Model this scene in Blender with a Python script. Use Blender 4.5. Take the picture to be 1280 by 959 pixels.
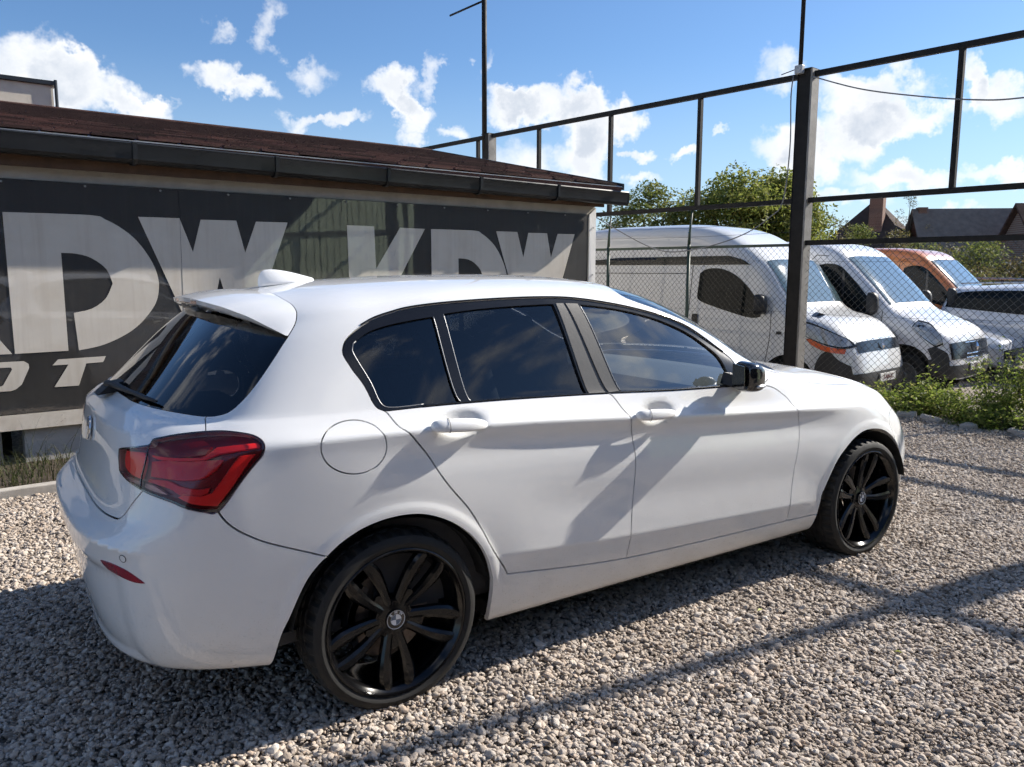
import bpy, bmesh, math, random
import numpy as np
from mathutils import Vector, Matrix, Euler
from mathutils.geometry import delaunay_2d_cdt
random.seed(7); rng=np.random.default_rng(11)
for o in list(bpy.data.objects): bpy.data.objects.remove(o)
SC=bpy.context.scene; COL=SC.collection
R_=math.radians
# ------------------------------------------------------------------ camera
CAMP=Vector((-1.112,-3.209,1.494))
def cam_axes(yaw,pitch,roll):
    f=Vector((math.sin(yaw)*math.cos(pitch),math.cos(yaw)*math.cos(pitch),-math.sin(pitch)))
    r=Vector((math.cos(yaw),-math.sin(yaw),0)); u=r.cross(f)
    return r*math.cos(roll)+u*math.sin(roll), -r*math.sin(roll)+u*math.cos(roll), f
cr,cu,cf=cam_axes(R_(33.77),R_(8.02),R_(.16))
cd=bpy.data.cameras.new('camera'); cam=bpy.data.objects.new('camera',cd); COL.objects.link(cam)
cam.matrix_world=Matrix(((cr.x,cu.x,-cf.x,CAMP.x),(cr.y,cu.y,-cf.y,CAMP.y),(cr.z,cu.z,-cf.z,CAMP.z),(0,0,0,1)))
cd.sensor_width=36; cd.lens=36*1000/1280; cd.clip_start=.05; cd.clip_end=2000
SC.camera=cam
# ------------------------------------------------------------------ light
SUN_AZ,SUN_EL=-5.8,33.0            # degrees: azimuth from +x, counter-clockwise
sd=Vector((math.cos(R_(SUN_AZ))*math.cos(R_(SUN_EL)),math.sin(R_(SUN_AZ))*math.cos(R_(SUN_EL)),math.sin(R_(SUN_EL))))
sl=bpy.data.lights.new('sun','SUN'); sl.energy=5.0; sl.angle=R_(.55); sl.color=(1,.935,.84)
so=bpy.data.objects.new('sun',sl); COL.objects.link(so); so.rotation_euler=sd.to_track_quat('Z','Y').to_euler()
so.location=(6,-3,8)
W=bpy.data.worlds.new('World'); SC.world=W; W.use_nodes=True
SC.render.engine='CYCLES'
W.cycles.sampling_method='MANUAL'; W.cycles.sample_map_resolution=512
SC.cycles.use_denoising=True; SC.cycles.denoising_prefilter='FAST'; SC.cycles.use_adaptive_sampling=True; SC.cycles.adaptive_threshold=.025; SC.cycles.adaptive_min_samples=16
SC.cycles.max_bounces=7; SC.cycles.transparent_max_bounces=24; SC.cycles.glossy_bounces=4; SC.cycles.diffuse_bounces=2
SC.cycles.sample_clamp_indirect=6
SC.cycles.caustics_reflective=False; SC.cycles.caustics_refractive=False
vs=SC.view_settings; vs.view_transform='Standard'; vs.look='None'; vs.exposure=.82; vs.gamma=1; vs.use_curve_mapping=False
# ------------------------------------------------------------------ sky with clouds (direction space)
class NT:
    """tiny node builder"""
    def __init__(s,tree): s.t=tree
    def n(s,typ,ins=(),**kw):
        nd=s.t.nodes.new(typ)
        for k,v in kw.items(): setattr(nd,k,v)
        for i,v in (ins.items() if isinstance(ins,dict) else enumerate(ins)):
            if v is None: continue
            sock=nd.inputs[i]
            if isinstance(v,bpy.types.NodeSocket): s.t.links.new(v,sock)
            else: sock.default_value=v
        return nd
    def m(s,op,a,b=None,c=None,clamp=False):
        return s.n('ShaderNodeMath',[a,b,c],operation=op,use_clamp=clamp).outputs[0]
    def vm(s,op,a,b=None,out=0):
        return s.n('ShaderNodeVectorMath',[a,b],operation=op).outputs[out]
    def dot(s,a,b): return s.n('ShaderNodeVectorMath',[a,b],operation='DOT_PRODUCT').outputs['Value']
    def mixc(s,f,a,b,blend='MIX'):
        nd=s.t.nodes.new('ShaderNodeMix'); nd.data_type='RGBA'; nd.blend_type=blend
        for sock,v in ((nd.inputs[0],f),(nd.inputs[6],a),(nd.inputs[7],b)):
            if isinstance(v,bpy.types.NodeSocket): s.t.links.new(v,sock)
            else: sock.default_value=v if not isinstance(v,tuple) or len(v)==4 else (*v,1)
        return nd.outputs[2]
    def noise(s,vec,scale,detail=4,rough=.55,dist=0,out='Fac'):
        nd=s.n('ShaderNodeTexNoise',{'Vector':vec,'Scale':scale,'Detail':detail,'Roughness':rough,'Distortion':dist}); return nd.outputs[out]
    def ramp(s,f,stops,interp='LINEAR'):
        nd=s.n('ShaderNodeValToRGB',[f]); r=nd.color_ramp; r.interpolation=interp
        while len(r.elements)<len(stops): r.elements.new(.5)
        for e,(p,c) in zip(r.elements,stops):
            e.position=p; e.color=c if len(c)==4 else (*c,1)
        return nd.outputs[0]
    def rng(s,f,a,b,c=0,d=1,smooth=False):
        nd=s.n('ShaderNodeMapRange',[f,a,b,c,d]); nd.clamp=True
        if smooth: nd.interpolation_type='SMOOTHSTEP'
        return nd.outputs[0]
def pix_dir(x,y):
    d=cr*((x-640)/1000)+cu*(-(y-479.5)/1000)+cf; return d.normalized()
def build_world():
    t=W.node_tree; t.nodes.clear(); k=NT(t)
    out=k.n('ShaderNodeOutputWorld')
    geo=k.n('ShaderNodeTexCoord').outputs['Generated']
    sky=k.n('ShaderNodeTexSky',sky_type='NISHITA'); sky.sun_disc=False; sky.sun_elevation=R_(SUN_EL)
    sky.sun_rotation=R_(90-SUN_AZ); sky.altitude=50; sky.air_density=1.0; sky.dust_density=.35; sky.ozone_density=1.6
    sep=k.n('ShaderNodeSeparateXYZ',[geo]); z=sep.outputs[2]
    zz=k.m('MAXIMUM',z,.0)
    # wobble the lookup direction so that cloud edges billow
    w2=k.noise(geo,15,5,.62,out='Color')
    d=k.n('ShaderNodeVectorMath',[w2,(.105,.105,.105),geo],operation='MULTIPLY_ADD').outputs[0]
    d=k.vm('SUBTRACT',d,(.0525,.0525,.0525))
    best=None
    # pixel centre, half sizes (in 1/1000 rad), weight
    B=[(497,120,34,26,1.1),(520,142,36,18,1.0),(517,172,24,18,1.0),(270,88,40,22,1.1),(315,108,36,20,1.0),(385,150,40,15,1.0),(440,158,34,12,.9),(400,88,40,18,.75),(345,36,20,30,.75),
       (25,80,75,36,1.1),(110,112,60,26,1.05),(170,130,34,18,.9),(535,90,13,28,.75),(275,32,22,10,.55),(90,75,30,14,.6),
       (690,128,62,24,1.1),(745,155,50,32,1.1),(735,200,38,42,1.1),(640,135,36,22,1.0),(660,200,55,38,.85),(790,150,24,24,1.0),(800,192,22,11,1.0),(848,196,20,10,.9),(620,85,11,26,.6),(590,75,9,6,.5),
       (1085,120,70,26,1.1),(1120,150,60,22,1.0),(990,180,44,26,1.1),(1010,215,40,30,1.0),(1130,222,70,18,1.0),(1060,170,50,36,1.0),(1215,105,18,34,1.0),(1255,130,50,22,1.0),(1262,212,46,14,.95),(970,85,28,22,.7),(908,158,14,6,.7),(960,250,60,14,.8),(1050,250,60,12,.8),
       (1190,268,80,10,.6),(800,232,24,12,.9),(565,165,20,14,.8)]
    sp=k.n('ShaderNodeSeparateXYZ',[d]); az=k.m('ARCTAN2',sp.outputs[1],sp.outputs[0]); ae=k.n('ShaderNodeCombineXYZ',[az,sp.outputs[2],0.0]).outputs[0]
    for (px,py,rx,ry,wt) in B:
        c=pix_dir(px,py); a0=math.atan2(c.y,c.x); ix=1000/rx*math.hypot(c.x,c.y); iy=1000/ry*.97
        q=k.n('ShaderNodeVectorMath',[ae,(ix,iy,0),(-a0*ix,-c.z*iy,0)],operation='MULTIPLY_ADD').outputs[0]
        q=k.m('MULTIPLY_ADD',k.dot(q,q),-wt,wt,clamp=True)
        best=q if best is None else k.m('ADD',best,q)
    # the same fair-weather cloud goes on over the rest of the sky
    flat=k.vm('DIVIDE',geo,k.n('ShaderNodeCombineXYZ',[k.m('ADD',zz,.12)]*3).outputs[0])
    fld=k.noise(flat,1.5,4,.6)
    view=k.rng(k.dot(geo,tuple(pix_dir(640,150))),.72,.55,0,1,True)
    fcl=k.m('MULTIPLY',k.rng(fld,.50,.70),view)
    dens=k.m('ADD',best,fcl)
    sw=k.n('ShaderNodeSeparateXYZ',[w2]); edge=sw.outputs[1]
    dens2=k.m('ADD',k.m('MULTIPLY',dens,1.8),k.m('MULTIPLY',k.m('SUBTRACT',edge,.5),2.2))
    mask=k.rng(dens2,.12,1.85,0,1,True)
    mask=k.m('MULTIPLY',mask,k.rng(dens,.0,.10))
    lum=sw.outputs[0]
    thick=k.rng(dens,.45,1.5,0,1,True)
    sh=k.m('MULTIPLY',thick,k.rng(lum,.36,.60,.15,1))
    ccol=k.mixc(sh,(10.2,10.3,10.4,1),(6.3,6.9,7.8,1))
    haze=k.rng(z,.0,.26,.50,0,True)
    skyc=k.mixc(1.0,sky.outputs[0],(.80,1.04,1.32,1),'MULTIPLY')
    base=k.mixc(haze,skyc,(6.0,7.3,8.6,1))
    fin=k.mixc(mask,base,ccol)
    bg=k.n('ShaderNodeBackground',[fin,.062])
    t.links.new(bg.outputs[0],out.inputs[0])
build_world()
# ------------------------------------------------------------------ materials
MATS={}
def newmat(name):
    m=bpy.data.materials.new(name); m.use_nodes=True; t=m.node_tree; t.nodes.clear()
    k=NT(t); k.out=k.n('ShaderNodeOutputMaterial'); k.mat=m; return k
def finish(k,bsdf,disp=None):
    k.t.links.new(bsdf,k.out.inputs[0]); MATS[k.mat.name]=k.mat; return k.mat
def pbsdf(k,base,rough=.5,metal=0,coat=0,spec=.5,normal=None,**kw):
    d={'Base Color':base if not isinstance(base,tuple) else (*base[:3],1),'Roughness':rough,'Metallic':metal,'Coat Weight':coat,'Specular IOR Level':spec}
    if normal is not None: d['Normal']=normal
    d.update(kw); return k.n('ShaderNodeBsdfPrincipled',d).outputs[0]
def bump(k,h,strength=.3,dist=.01): return k.n('ShaderNodeBump',{'Height':h,'Strength':strength,'Distance':dist}).outputs[0]
def simple(name,base,rough=.5,metal=0,coat=0,var=.12,vscale=6,bscale=None,bstr=.15,bdist=.003,spec=.5,coatr=.03,rvar=.0,coatior=1.5):
    k=newmat(name); co=k.n('ShaderNodeTexCoord').outputs['Object']
    f=k.noise(co,vscale,5,.6); a=tuple(max(0,c*(1-var)) for c in base); b=tuple(min(1,c*(1+var)) for c in base)
    c=k.mixc(k.rng(f,.3,.7),a,b)
    r=rough if not rvar else k.m('ADD',rough,k.m('MULTIPLY',k.m('SUBTRACT',k.noise(co,vscale*2.3,4,.6),.5),rvar*2))
    nm=bump(k,k.noise(co,bscale,4,.6),bstr,bdist) if bscale else None
    return finish(k,pbsdf(k,c,r,metal,coat,spec,nm,**({'Coat Roughness':coatr,'Coat IOR':coatior} if coat else {})))
def glassmat(name,tint,ior=1.5,rough=0.0,gl=(1,1,1),boost=1.0):
    k=newmat(name); fr=k.n('ShaderNodeFresnel',{'IOR':ior}).outputs[0]
    fr=k.m('MULTIPLY',fr,boost,clamp=True)
    tr=k.n('ShaderNodeBsdfTransparent',[(*tint,1)]).outputs[0]; g=k.n('ShaderNodeBsdfGlossy',{'Color':(*gl,1),'Roughness':rough}).outputs[0]
    mx=k.n('ShaderNodeMixShader',[fr,tr,g]).outputs[0]; return finish(k,mx)
# ------------------------------------------------------------------ mesh helpers
def link(o,parent=None):
    COL.objects.link(o)
    if parent is not None: o.parent=parent
    return o
def mesh(name,verts,faces,mats=None,parent=None,smooth=False,fm=None,normals=None,auto=None):
    me=bpy.data.meshes.new(name); me.from_pydata([tuple(map(float,v)) for v in verts],[],[tuple(int(i) for i in f) for f in faces])
    if mats is not None:
        for m in (mats if isinstance(mats,(list,tuple)) else [mats]): me.materials.append(m if not isinstance(m,str) else MATS[m])
    if fm is not None: me.polygons.foreach_set('material_index',np.array(fm,dtype=np.int32))
    if smooth or auto: me.polygons.foreach_set('use_smooth',np.ones(len(me.polygons),bool))
    me.update()
    if auto:
        bm=bmesh.new(); bm.from_mesh(me)
        for e in bm.edges:
            if len(e.link_faces)==2 and e.calc_face_angle(0)>R_(auto): e.smooth=False
        bm.to_mesh(me); bm.free()
    o=bpy.data.objects.new(name,me); return link(o,parent)
class MB:
    """collects shapes into one mesh"""
    def __init__(s): s.v=[]; s.f=[]; s.m=[]
    def add(s,v,f,mi=0):
        b=len(s.v); s.v+= [tuple(p) for p in v]; s.f+=[tuple(i+b for i in q) for q in f]; s.m+=[mi]*len(f); return s
    def box(s,c,h,rot=None,mi=0,bev=0):
        M=rot if rot is not None else Matrix.Identity(3); c=Vector(c)
        if not bev:
            v=[c+M@Vector((sx*h[0],sy*h[1],sz*h[2])) for sx in(-1,1) for sy in(-1,1) for sz in(-1,1)]
            return s.add(v,[(0,1,3,2),(4,6,7,5),(0,4,5,1),(2,3,7,6),(0,2,6,4),(1,5,7,3)],mi)
        bm=bmesh.new(); bmesh.ops.create_cube(bm,size=2); bmesh.ops.scale(bm,vec=h,verts=bm.verts)
        bmesh.ops.bevel(bm,geom=bm.edges[:]+bm.verts[:],offset=bev,segments=2,affect='EDGES',profile=.5)
        return s.bm(bm,M,c,mi)
    def bm(s,bm,M=Matrix.Identity(3),c=Vector((0,0,0)),mi=0):
        bm.verts.ensure_lookup_table(); s.add([c+M@v.co for v in bm.verts],[[v.index for v in f.verts] for f in bm.faces],mi); bm.free(); return s
    def tube(s,pts,r,n=8,cap=True,mi=0,closed=False):
        pts=[Vector(p) for p in pts]; rs=r if isinstance(r,(list,tuple)) else [r]*len(pts); V=[]; F=[]
        up=Vector((0,0,1)); prev=None
        for i,p in enumerate(pts):
            a=pts[max(0,i-1)]; b=pts[min(len(pts)-1,i+1)]; t=(b-a).normalized() if (b-a).length>1e-9 else Vector((0,0,1))
            if prev is None:
                x=t.cross(up) if abs(t.z)<.95 else t.cross(Vector((1,0,0)))
            else: x=prev-t*prev.dot(t)
            x.normalize(); y=t.cross(x); prev=x
            V+=[p+(x*math.cos(2*math.pi*j/n)+y*math.sin(2*math.pi*j/n))*rs[i] for j in range(n)]
        for i in range(len(pts)-1):
            F+=[(i*n+j,i*n+(j+1)%n,(i+1)*n+(j+1)%n,(i+1)*n+j) for j in range(n)]
        if cap: F+=[tuple(range(n))[::-1],tuple((len(pts)-1)*n+j for j in range(n))]
        return s.add(V,F,mi)
    def lathe(s,prof,n=48,axis='y',c=(0,0,0),mi=0,rfun=None):
        V=[]; F=[]; c=Vector(c)
        for i in range(n):
            a=2*math.pi*i/n
            for (r,h) in prof:
                rr=rfun(r,h,i) if rfun else r
                V.append(c+(Vector((rr*math.cos(a),h,rr*math.sin(a))) if axis=='y' else Vector((rr*math.cos(a),rr*math.sin(a),h))))
        m=len(prof)
        for i in range(n):
            for j in range(m-1): F.append((i*m+j,i*m+j+1,((i+1)%n)*m+j+1,((i+1)%n)*m+j))
        return s.add(V,F,mi)
    def poly(s,pts,d,mi=0):
        """prism: polygon pts extruded by vector d"""
        n=len(pts); pts=[Vector(p) for p in pts]; d=Vector(d)
        return s.add(pts+[p+d for p in pts],[tuple(range(n))[::-1],tuple(range(n,2*n))]+[(i,(i+1)%n,n+(i+1)%n,n+i) for i in range(n)],mi)
    def build(s,name,mats,parent=None,smooth=False,auto=None,fix=True):
        o=mesh(name,s.v,s.f,mats,parent,smooth,s.m)
        if fix or auto:
            bm=bmesh.new(); bm.from_mesh(o.data)
            if fix: bmesh.ops.recalc_face_normals(bm,faces=bm.faces)
            if auto:
                for f in bm.faces: f.smooth=True
                for e in bm.edges:
                    if len(e.link_faces)==2 and e.calc_face_angle(0)>R_(auto): e.smooth=False
            bm.to_mesh(o.data); bm.free()
        return o
def empty(name,loc=(0,0,0),rz=0,parent=None):
    o=bpy.data.objects.new(name,None); o.location=loc; o.rotation_euler=(0,0,rz); o.empty_display_size=.2; return link(o,parent)
def tag(o,label=None,cat=None,group=None,kind=None):
    if label: o['label']=label
    if cat: o['category']=cat
    if group: o['group']=group
    if kind: o['kind']=kind
    return o
def copy_tree(o,parent=None):
    c=o.copy(); COL.objects.link(c); c.parent=parent
    for ch in list(o.children): copy_tree(ch,c)
    return c
def text_mesh(name,txt,size,mat,parent=None,extrude=.002,align='CENTER',bold=0.0,shear=0,spacing=1):
    cu_=bpy.data.curves.new(name,'FONT'); cu_.body=txt; cu_.size=size; cu_.extrude=extrude; cu_.align_x=align; cu_.align_y='CENTER'; cu_.offset=bold; cu_.shear=shear; cu_.space_character=spacing
    t=bpy.data.objects.new(name,cu_); COL.objects.link(t); dg=bpy.context.evaluated_depsgraph_get()
    me=bpy.data.meshes.new_from_object(t.evaluated_get(dg)); bpy.data.objects.remove(t); bpy.data.curves.remove(cu_)
    me.name=name; me.materials.clear(); me.materials.append(MATS[mat]); o=bpy.data.objects.new(name,me); return link(o,parent)
def catmull(P,step):
    P=[np.array(p,float) for p in P]; out=[]
    for i in range(len(P)-1):
        p0=P[max(0,i-1)]; p1=P[i]; p2=P[i+1]; p3=P[min(len(P)-1,i+2)]
        n=max(1,int(math.ceil(np.linalg.norm(p2-p1)/step)))
        for j in range(n):
            t=j/n; out.append(.5*((2*p1)+(-p0+p2)*t+(2*p0-5*p1+4*p2-p3)*t*t+(-p0+3*p1-3*p2+p3)*t**3))
    out.append(P[-1]); return np.array(out)
def inpoly(pts,poly):
    x,y=pts[:,0],pts[:,1]; r=np.zeros(len(pts),bool); n=len(poly)
    for i in range(n):
        x1,y1=poly[i]; x2,y2=poly[(i+1)%n]; c=((y1>y)!=(y2>y)); 
        with np.errstate(divide='ignore',invalid='ignore'): xi=(x2-x1)*(y-y1)/(y2-y1)+x1
        r^=c&(x<xi)
    return r
def loft(secs,closed=True,cap=True):
    n=len(secs[0]); V=[p for s in secs for p in s]; F=[]
    for i in range(len(secs)-1):
        for j in range(n if closed else n-1): F.append((i*n+j,i*n+(j+1)%n,(i+1)*n+(j+1)%n,(i+1)*n+j))
    if cap and closed: F+=[tuple(range(n))[::-1],tuple((len(secs)-1)*n+j for j in range(n))]
    return V,F
def smooth_closed(Q,step,ang=38):
    Q=np.array(Q,float); n=len(Q); cor=[]
    for i in range(n):
        a=Q[i]-Q[i-1]; b=Q[(i+1)%n]-Q[i]; c=(a@b)/(np.linalg.norm(a)*np.linalg.norm(b)+1e-12)
        if c<math.cos(math.radians(ang)): cor.append(i)
    if not cor: return catmull([*Q,Q[0]],step)[:-1]
    out=[]
    for k,i in enumerate(cor):
        j=cor[(k+1)%len(cor)]; seg=[Q[i]]; m=i
        while True:
            m=(m+1)%n; seg.append(Q[m])
            if m==j: break
        out.append(catmull(seg,step)[:-1])
    return np.concatenate(out)
# ------------------------------------------------------------------ ground, building, fence
def gravel_mat():
    k=newmat('gravel_ground'); co=k.n('ShaderNodeTexCoord').outputs['Object']
    v=k.n('ShaderNodeTexVoronoi',{'Vector':co,'Scale':46.0}); col=k.n('ShaderNodeSeparateColor',[v.outputs['Color']]).outputs[0]
    c=k.ramp(col,[(0,(.17,.14,.115)),(.35,(.33,.28,.23)),(.7,(.46,.40,.335)),(1,(.64,.58,.51))])
    big=k.noise(co,1.1,4,.6); c=k.mixc(k.rng(big,.35,.7,0,.55),c,(.20,.165,.13),'MIX')
    edge=k.rng(v.outputs['Distance'],.25,.75,1,.45); c=k.mixc(1.0,c,k.n('ShaderNodeCombineColor',[edge,edge,edge]).outputs[0],'MULTIPLY')
    return finish(k,pbsdf(k,c,.9,normal=bump(k,k.m('SUBTRACT',1,v.outputs['Distance']),1.0,.012)))
gravel_mat()
def pebble_mat():
    k=newmat('pebble'); oi=k.n('ShaderNodeObjectInfo').outputs['Random']; co=k.n('ShaderNodeTexCoord').outputs['Object']
    c=k.ramp(oi,[(0,(.20,.160,.125)),(.15,(.37,.305,.245)),(.38,(.56,.470,.385)),(.58,(.52,.470,.42)),(.78,(.67,.575,.475)),(.90,(.49,.375,.285)),(1,(.84,.775,.69))])
    f=k.noise(co,2.2,4,.65); c=k.mixc(k.rng(f,.3,.75,0,.35),c,(.30,.25,.205))
    lc=k.n('ShaderNodeObjectInfo').outputs['Location']; pt=k.noise(lc,1.3,4,.6,.4); c=k.mixc(k.rng(pt,.48,.72,0,.62),c,(.27,.205,.15)); c=k.mixc(k.rng(k.noise(lc,.7,3,.6),.55,.75,0,.4),c,(.42,.385,.36))
    return finish(k,pbsdf(k,c,.78,normal=bump(k,k.noise(co,7,3,.6),.35,.05)))
pebble_mat()
FO=Vector((7.5,3.0,0)); FA=R_(97.6); FD=Vector((math.cos(FA),math.sin(FA),0)); FN=Vector((math.sin(FA),-math.cos(FA),0))   # along fence, away from the lot
def fpt(q,p,z): return FO+FD*q+FN*p+Vector((0,0,z))
YARD=-.40
def terrain():
    ps=[(-900,0),(-60,0),(-8,0),(-.5,0),(-.1,0),(.12,-.07),(.35,-.25),(.6,-.36),(.9,YARD),(12,YARD),(60,YARD),(900,YARD)]; qs=[-900,-60,-12,-6,0,6,12,60,900]
    V=[fpt(q,p,z) for q in qs for p,z in ps]; n=len(ps)
    F=[(i*n+j,i*n+j+1,(i+1)*n+j+1,(i+1)*n+j) for i in range(len(qs)-1) for j in range(n-1)]
    o=mesh('ground',V,F,'gravel_ground'); tag(o,kind='structure'); 
    bm=bmesh.new(); bm.from_mesh(o.data); bmesh.ops.recalc_face_normals(bm,faces=bm.faces)
    if sum(f.normal.z for f in bm.faces)<0: bmesh.ops.reverse_faces(bm,faces=bm.faces)
    bm.to_mesh(o.data); bm.free()
terrain()
def gravel():
    N=1400000; x=rng.uniform(-3.2,9.4,N); y=rng.uniform(-3.1,5.2,N)
    C=np.array(CAMP); P=np.c_[x,y,np.zeros(N)]-C; r=np.array(cr);u=np.array(cu);f=np.array(cf)
    dz=P@f; px=640+1000*(P@r)/dz; py=479.5-1000*(P@u)/dz
    ok=(dz>.8)&(px>-160)&(px<1440)&(py<1120)
    fp=(x-FO.x)*FN.x+(y-FO.y)*FN.y; ok&=fp<.1
    wa=R_(4.3); t=-x*math.sin(wa)+y*math.cos(wa)-3.9624; ok&=t<-1.02
    dist=np.hypot(x-C[0],y-C[1]); keep=rng.random(N)<np.clip(1.0-(dist-4.5)*.09,.42,1.0)*.62*(1+.0*x)
    ok&=keep
    ok&=~((x>-.3)&(x<3.0)&(y>-.3)&(y<.75)&(rng.random(N)<.8))
    P=np.c_[x,y][ok]; n=len(P); sz=np.exp(rng.normal(math.log(.0057),.36,n)); sz=np.clip(sz,.0028,.016)
    big=rng.random(n)<.012; sz[big]*=1.45
    # shallow unevenness: tyre-worn hollows and heaps
    h=.010*np.sin(P[:,0]*2.1+1.3*np.sin(P[:,1]*1.7))*np.sin(P[:,1]*2.6+.8)+.006*np.sin(P[:,0]*7.3+2)*np.sin(P[:,1]*6.1)
    z=sz*.35+rng.random(n)*.010+np.maximum(h,-.004)*.6+.002
    z+=.012*np.exp(-(np.minimum(np.hypot(P[:,0],P[:,1]+.75),np.hypot(P[:,0]-2.69,P[:,1]+.75))-.30)**2/.02)*.0
    me=bpy.data.meshes.new('gravel'); me.vertices.add(n); me.vertices.foreach_set('co',np.c_[P,z].astype(np.float32).ravel())
    a=me.attributes.new('sz','FLOAT','POINT'); a.data.foreach_set('value',sz.astype(np.float32))
    o=bpy.data.objects.new('gravel',me); link(o); me.materials.append(MATS['pebble'])
    g=bpy.data.node_groups.new('gravel','GeometryNodeTree'); g.interface.new_socket('Geometry',in_out='INPUT',socket_type='NodeSocketGeometry'); g.interface.new_socket('Geometry',in_out='OUTPUT',socket_type='NodeSocketGeometry')
    nd=g.nodes; L=g.links.new; gi=nd.new('NodeGroupInput'); go=nd.new('NodeGroupOutput')
    join=nd.new('GeometryNodeJoinGeometry')
    for i in range(9):
        ic=nd.new('GeometryNodeMeshIcoSphere'); ic.inputs['Radius'].default_value=1; ic.inputs['Subdivisions'].default_value=3
        pos=nd.new('GeometryNodeInputPosition'); nz=nd.new('ShaderNodeTexNoise'); nz.noise_dimensions='4D'; nz.inputs['W'].default_value=i*3.7; nz.inputs['Scale'].default_value=.85; nz.inputs['Detail'].default_value=1.5
        L(pos.outputs[0],nz.inputs['Vector']); sub=nd.new('ShaderNodeVectorMath'); sub.operation='SUBTRACT'; L(nz.outputs['Color'],sub.inputs[0]); sub.inputs[1].default_value=(.5,.5,.5)
        sc=nd.new('ShaderNodeVectorMath'); sc.operation='SCALE'; L(sub.outputs[0],sc.inputs[0]); sc.inputs['Scale'].default_value=1.25
        sp=nd.new('GeometryNodeSetPosition'); L(ic.outputs[0],sp.inputs[0]); L(sc.outputs[0],sp.inputs['Offset'])
        ss=nd.new('GeometryNodeSetShadeSmooth'); L(sp.outputs[0],ss.inputs[0]); sm=nd.new('GeometryNodeSetMaterial'); sm.inputs['Material'].default_value=MATS['pebble']; L(ss.outputs[0],sm.inputs[0])
        gt=nd.new('GeometryNodeGeometryToInstance'); L(sm.outputs[0],gt.inputs[0]); L(gt.outputs[0],join.inputs[0])
    ip_=nd.new('GeometryNodeInstanceOnPoints'); L(gi.outputs[0],ip_.inputs['Points']); L(join.outputs[0],ip_.inputs['Instance']); ip_.inputs['Pick Instance'].default_value=True
    rv=nd.new('FunctionNodeRandomValue'); rv.data_type='FLOAT_VECTOR'; rv.inputs[0].default_value=(-.5,-.5,0); rv.inputs[1].default_value=(.5,.5,6.283); L(rv.outputs[0],ip_.inputs['Rotation'])
    na=nd.new('GeometryNodeInputNamedAttribute'); na.data_type='FLOAT'; na.inputs[0].default_value='sz'
    r2=nd.new('FunctionNodeRandomValue'); r2.data_type='FLOAT_VECTOR'; r2.inputs[0].default_value=(1.0,.72,.5); r2.inputs[1].default_value=(1.5,1.1,.85); r2.inputs['Seed'].default_value=5
    vs2=nd.new('ShaderNodeVectorMath'); vs2.operation='SCALE'; L(r2.outputs[0],vs2.inputs[0]); L(na.outputs[0],vs2.inputs['Scale']); L(vs2.outputs[0],ip_.inputs['Scale'])
    L(ip_.outputs[0],go.inputs[0]); md=o.modifiers.new('gn','NODES'); md.node_group=g
    tag(o,'loose rounded beige and grey gravel covering the lot','gravel',kind='stuff')
    print('pebbles',n)
gravel()
# ------------------------------------------------------------------ building
WA=R_(4.3); WL=Vector((-math.sin(WA)*3.9624,math.cos(WA)*3.9624,0))
simple('wall_panel',(.56,.53,.48),.7,var=.08,vscale=3,bscale=40,bstr=.1); simple('plinth_panel',(.46,.44,.41),.75,var=.12,vscale=4); simple('dark_void',(.015,.014,.013),.9)
simple('wood_brown',(.10,.055,.03),.7,var=.3,vscale=8); simple('board_beige',(.42,.385,.33),.65,var=.14,vscale=5); simple('gutter_black',(.018,.02,.022),.32,var=.25,vscale=5,rvar=.1)
simple('flashing',(.48,.49,.50),.35,.7,var=.15); simple('galvanised',(.36,.36,.35),.45,.6,var=.2,vscale=9); 
def banner_mat(name,base,dirtc,amt):
    k=newmat(name); co=k.n('ShaderNodeTexCoord').outputs['Object']
    st=k.n('ShaderNodeMapping',[co,(0,0,0),(0,0,0),(9,1,.55)]).outputs[0]; run=k.noise(st,1.6,5,.65); blot=k.noise(co,2.4,5,.6)
    c=k.mixc(k.rng(run,.48,.78,0,amt),base,dirtc); c=k.mixc(k.rng(blot,.45,.75,0,amt*.8),c,dirtc)
    z=k.n('ShaderNodeSeparateXYZ',[co]).outputs[2]; c=k.mixc(k.m('MULTIPLY',k.rng(z,.75,.3,0,.55),k.rng(k.noise(co,13,4,.65),.35,.7)),c,dirtc)
    rip=k.noise(k.n('ShaderNodeMapping',[co,(0,0,0),(0,.35,0),(1.0,1,.45)]).outputs[0],2.1,3,.5); nm=bump(k,rip,.022,.05)
    return finish(k,pbsdf(k,c,k.rng(blot,.3,.7,.42,.6),0,1.0,.5,nm,**{'Coat Roughness':k.rng(run,.4,.8,.012,.05),'Coat IOR':1.8,'Coat Normal':nm}))
banner_mat('banner_dark',(.023,.022,.021,1),(.060,.054,.046,1),.35); banner_mat('banner_white',(.70,.65,.565,1),(.50,.43,.34,1),.45)
simple('concrete',(.40,.37,.33),.9,var=.2,vscale=7,bscale=60,bstr=.3); simple('soil',(.07,.052,.036),.95,var=.35,vscale=9,bscale=40,bstr=.8,bdist=.02); simple('trim_white',(.66,.65,.63),.5,var=.06); simple('stucco_cream',(.62,.57,.47),.9,var=.08,bscale=60)
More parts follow.
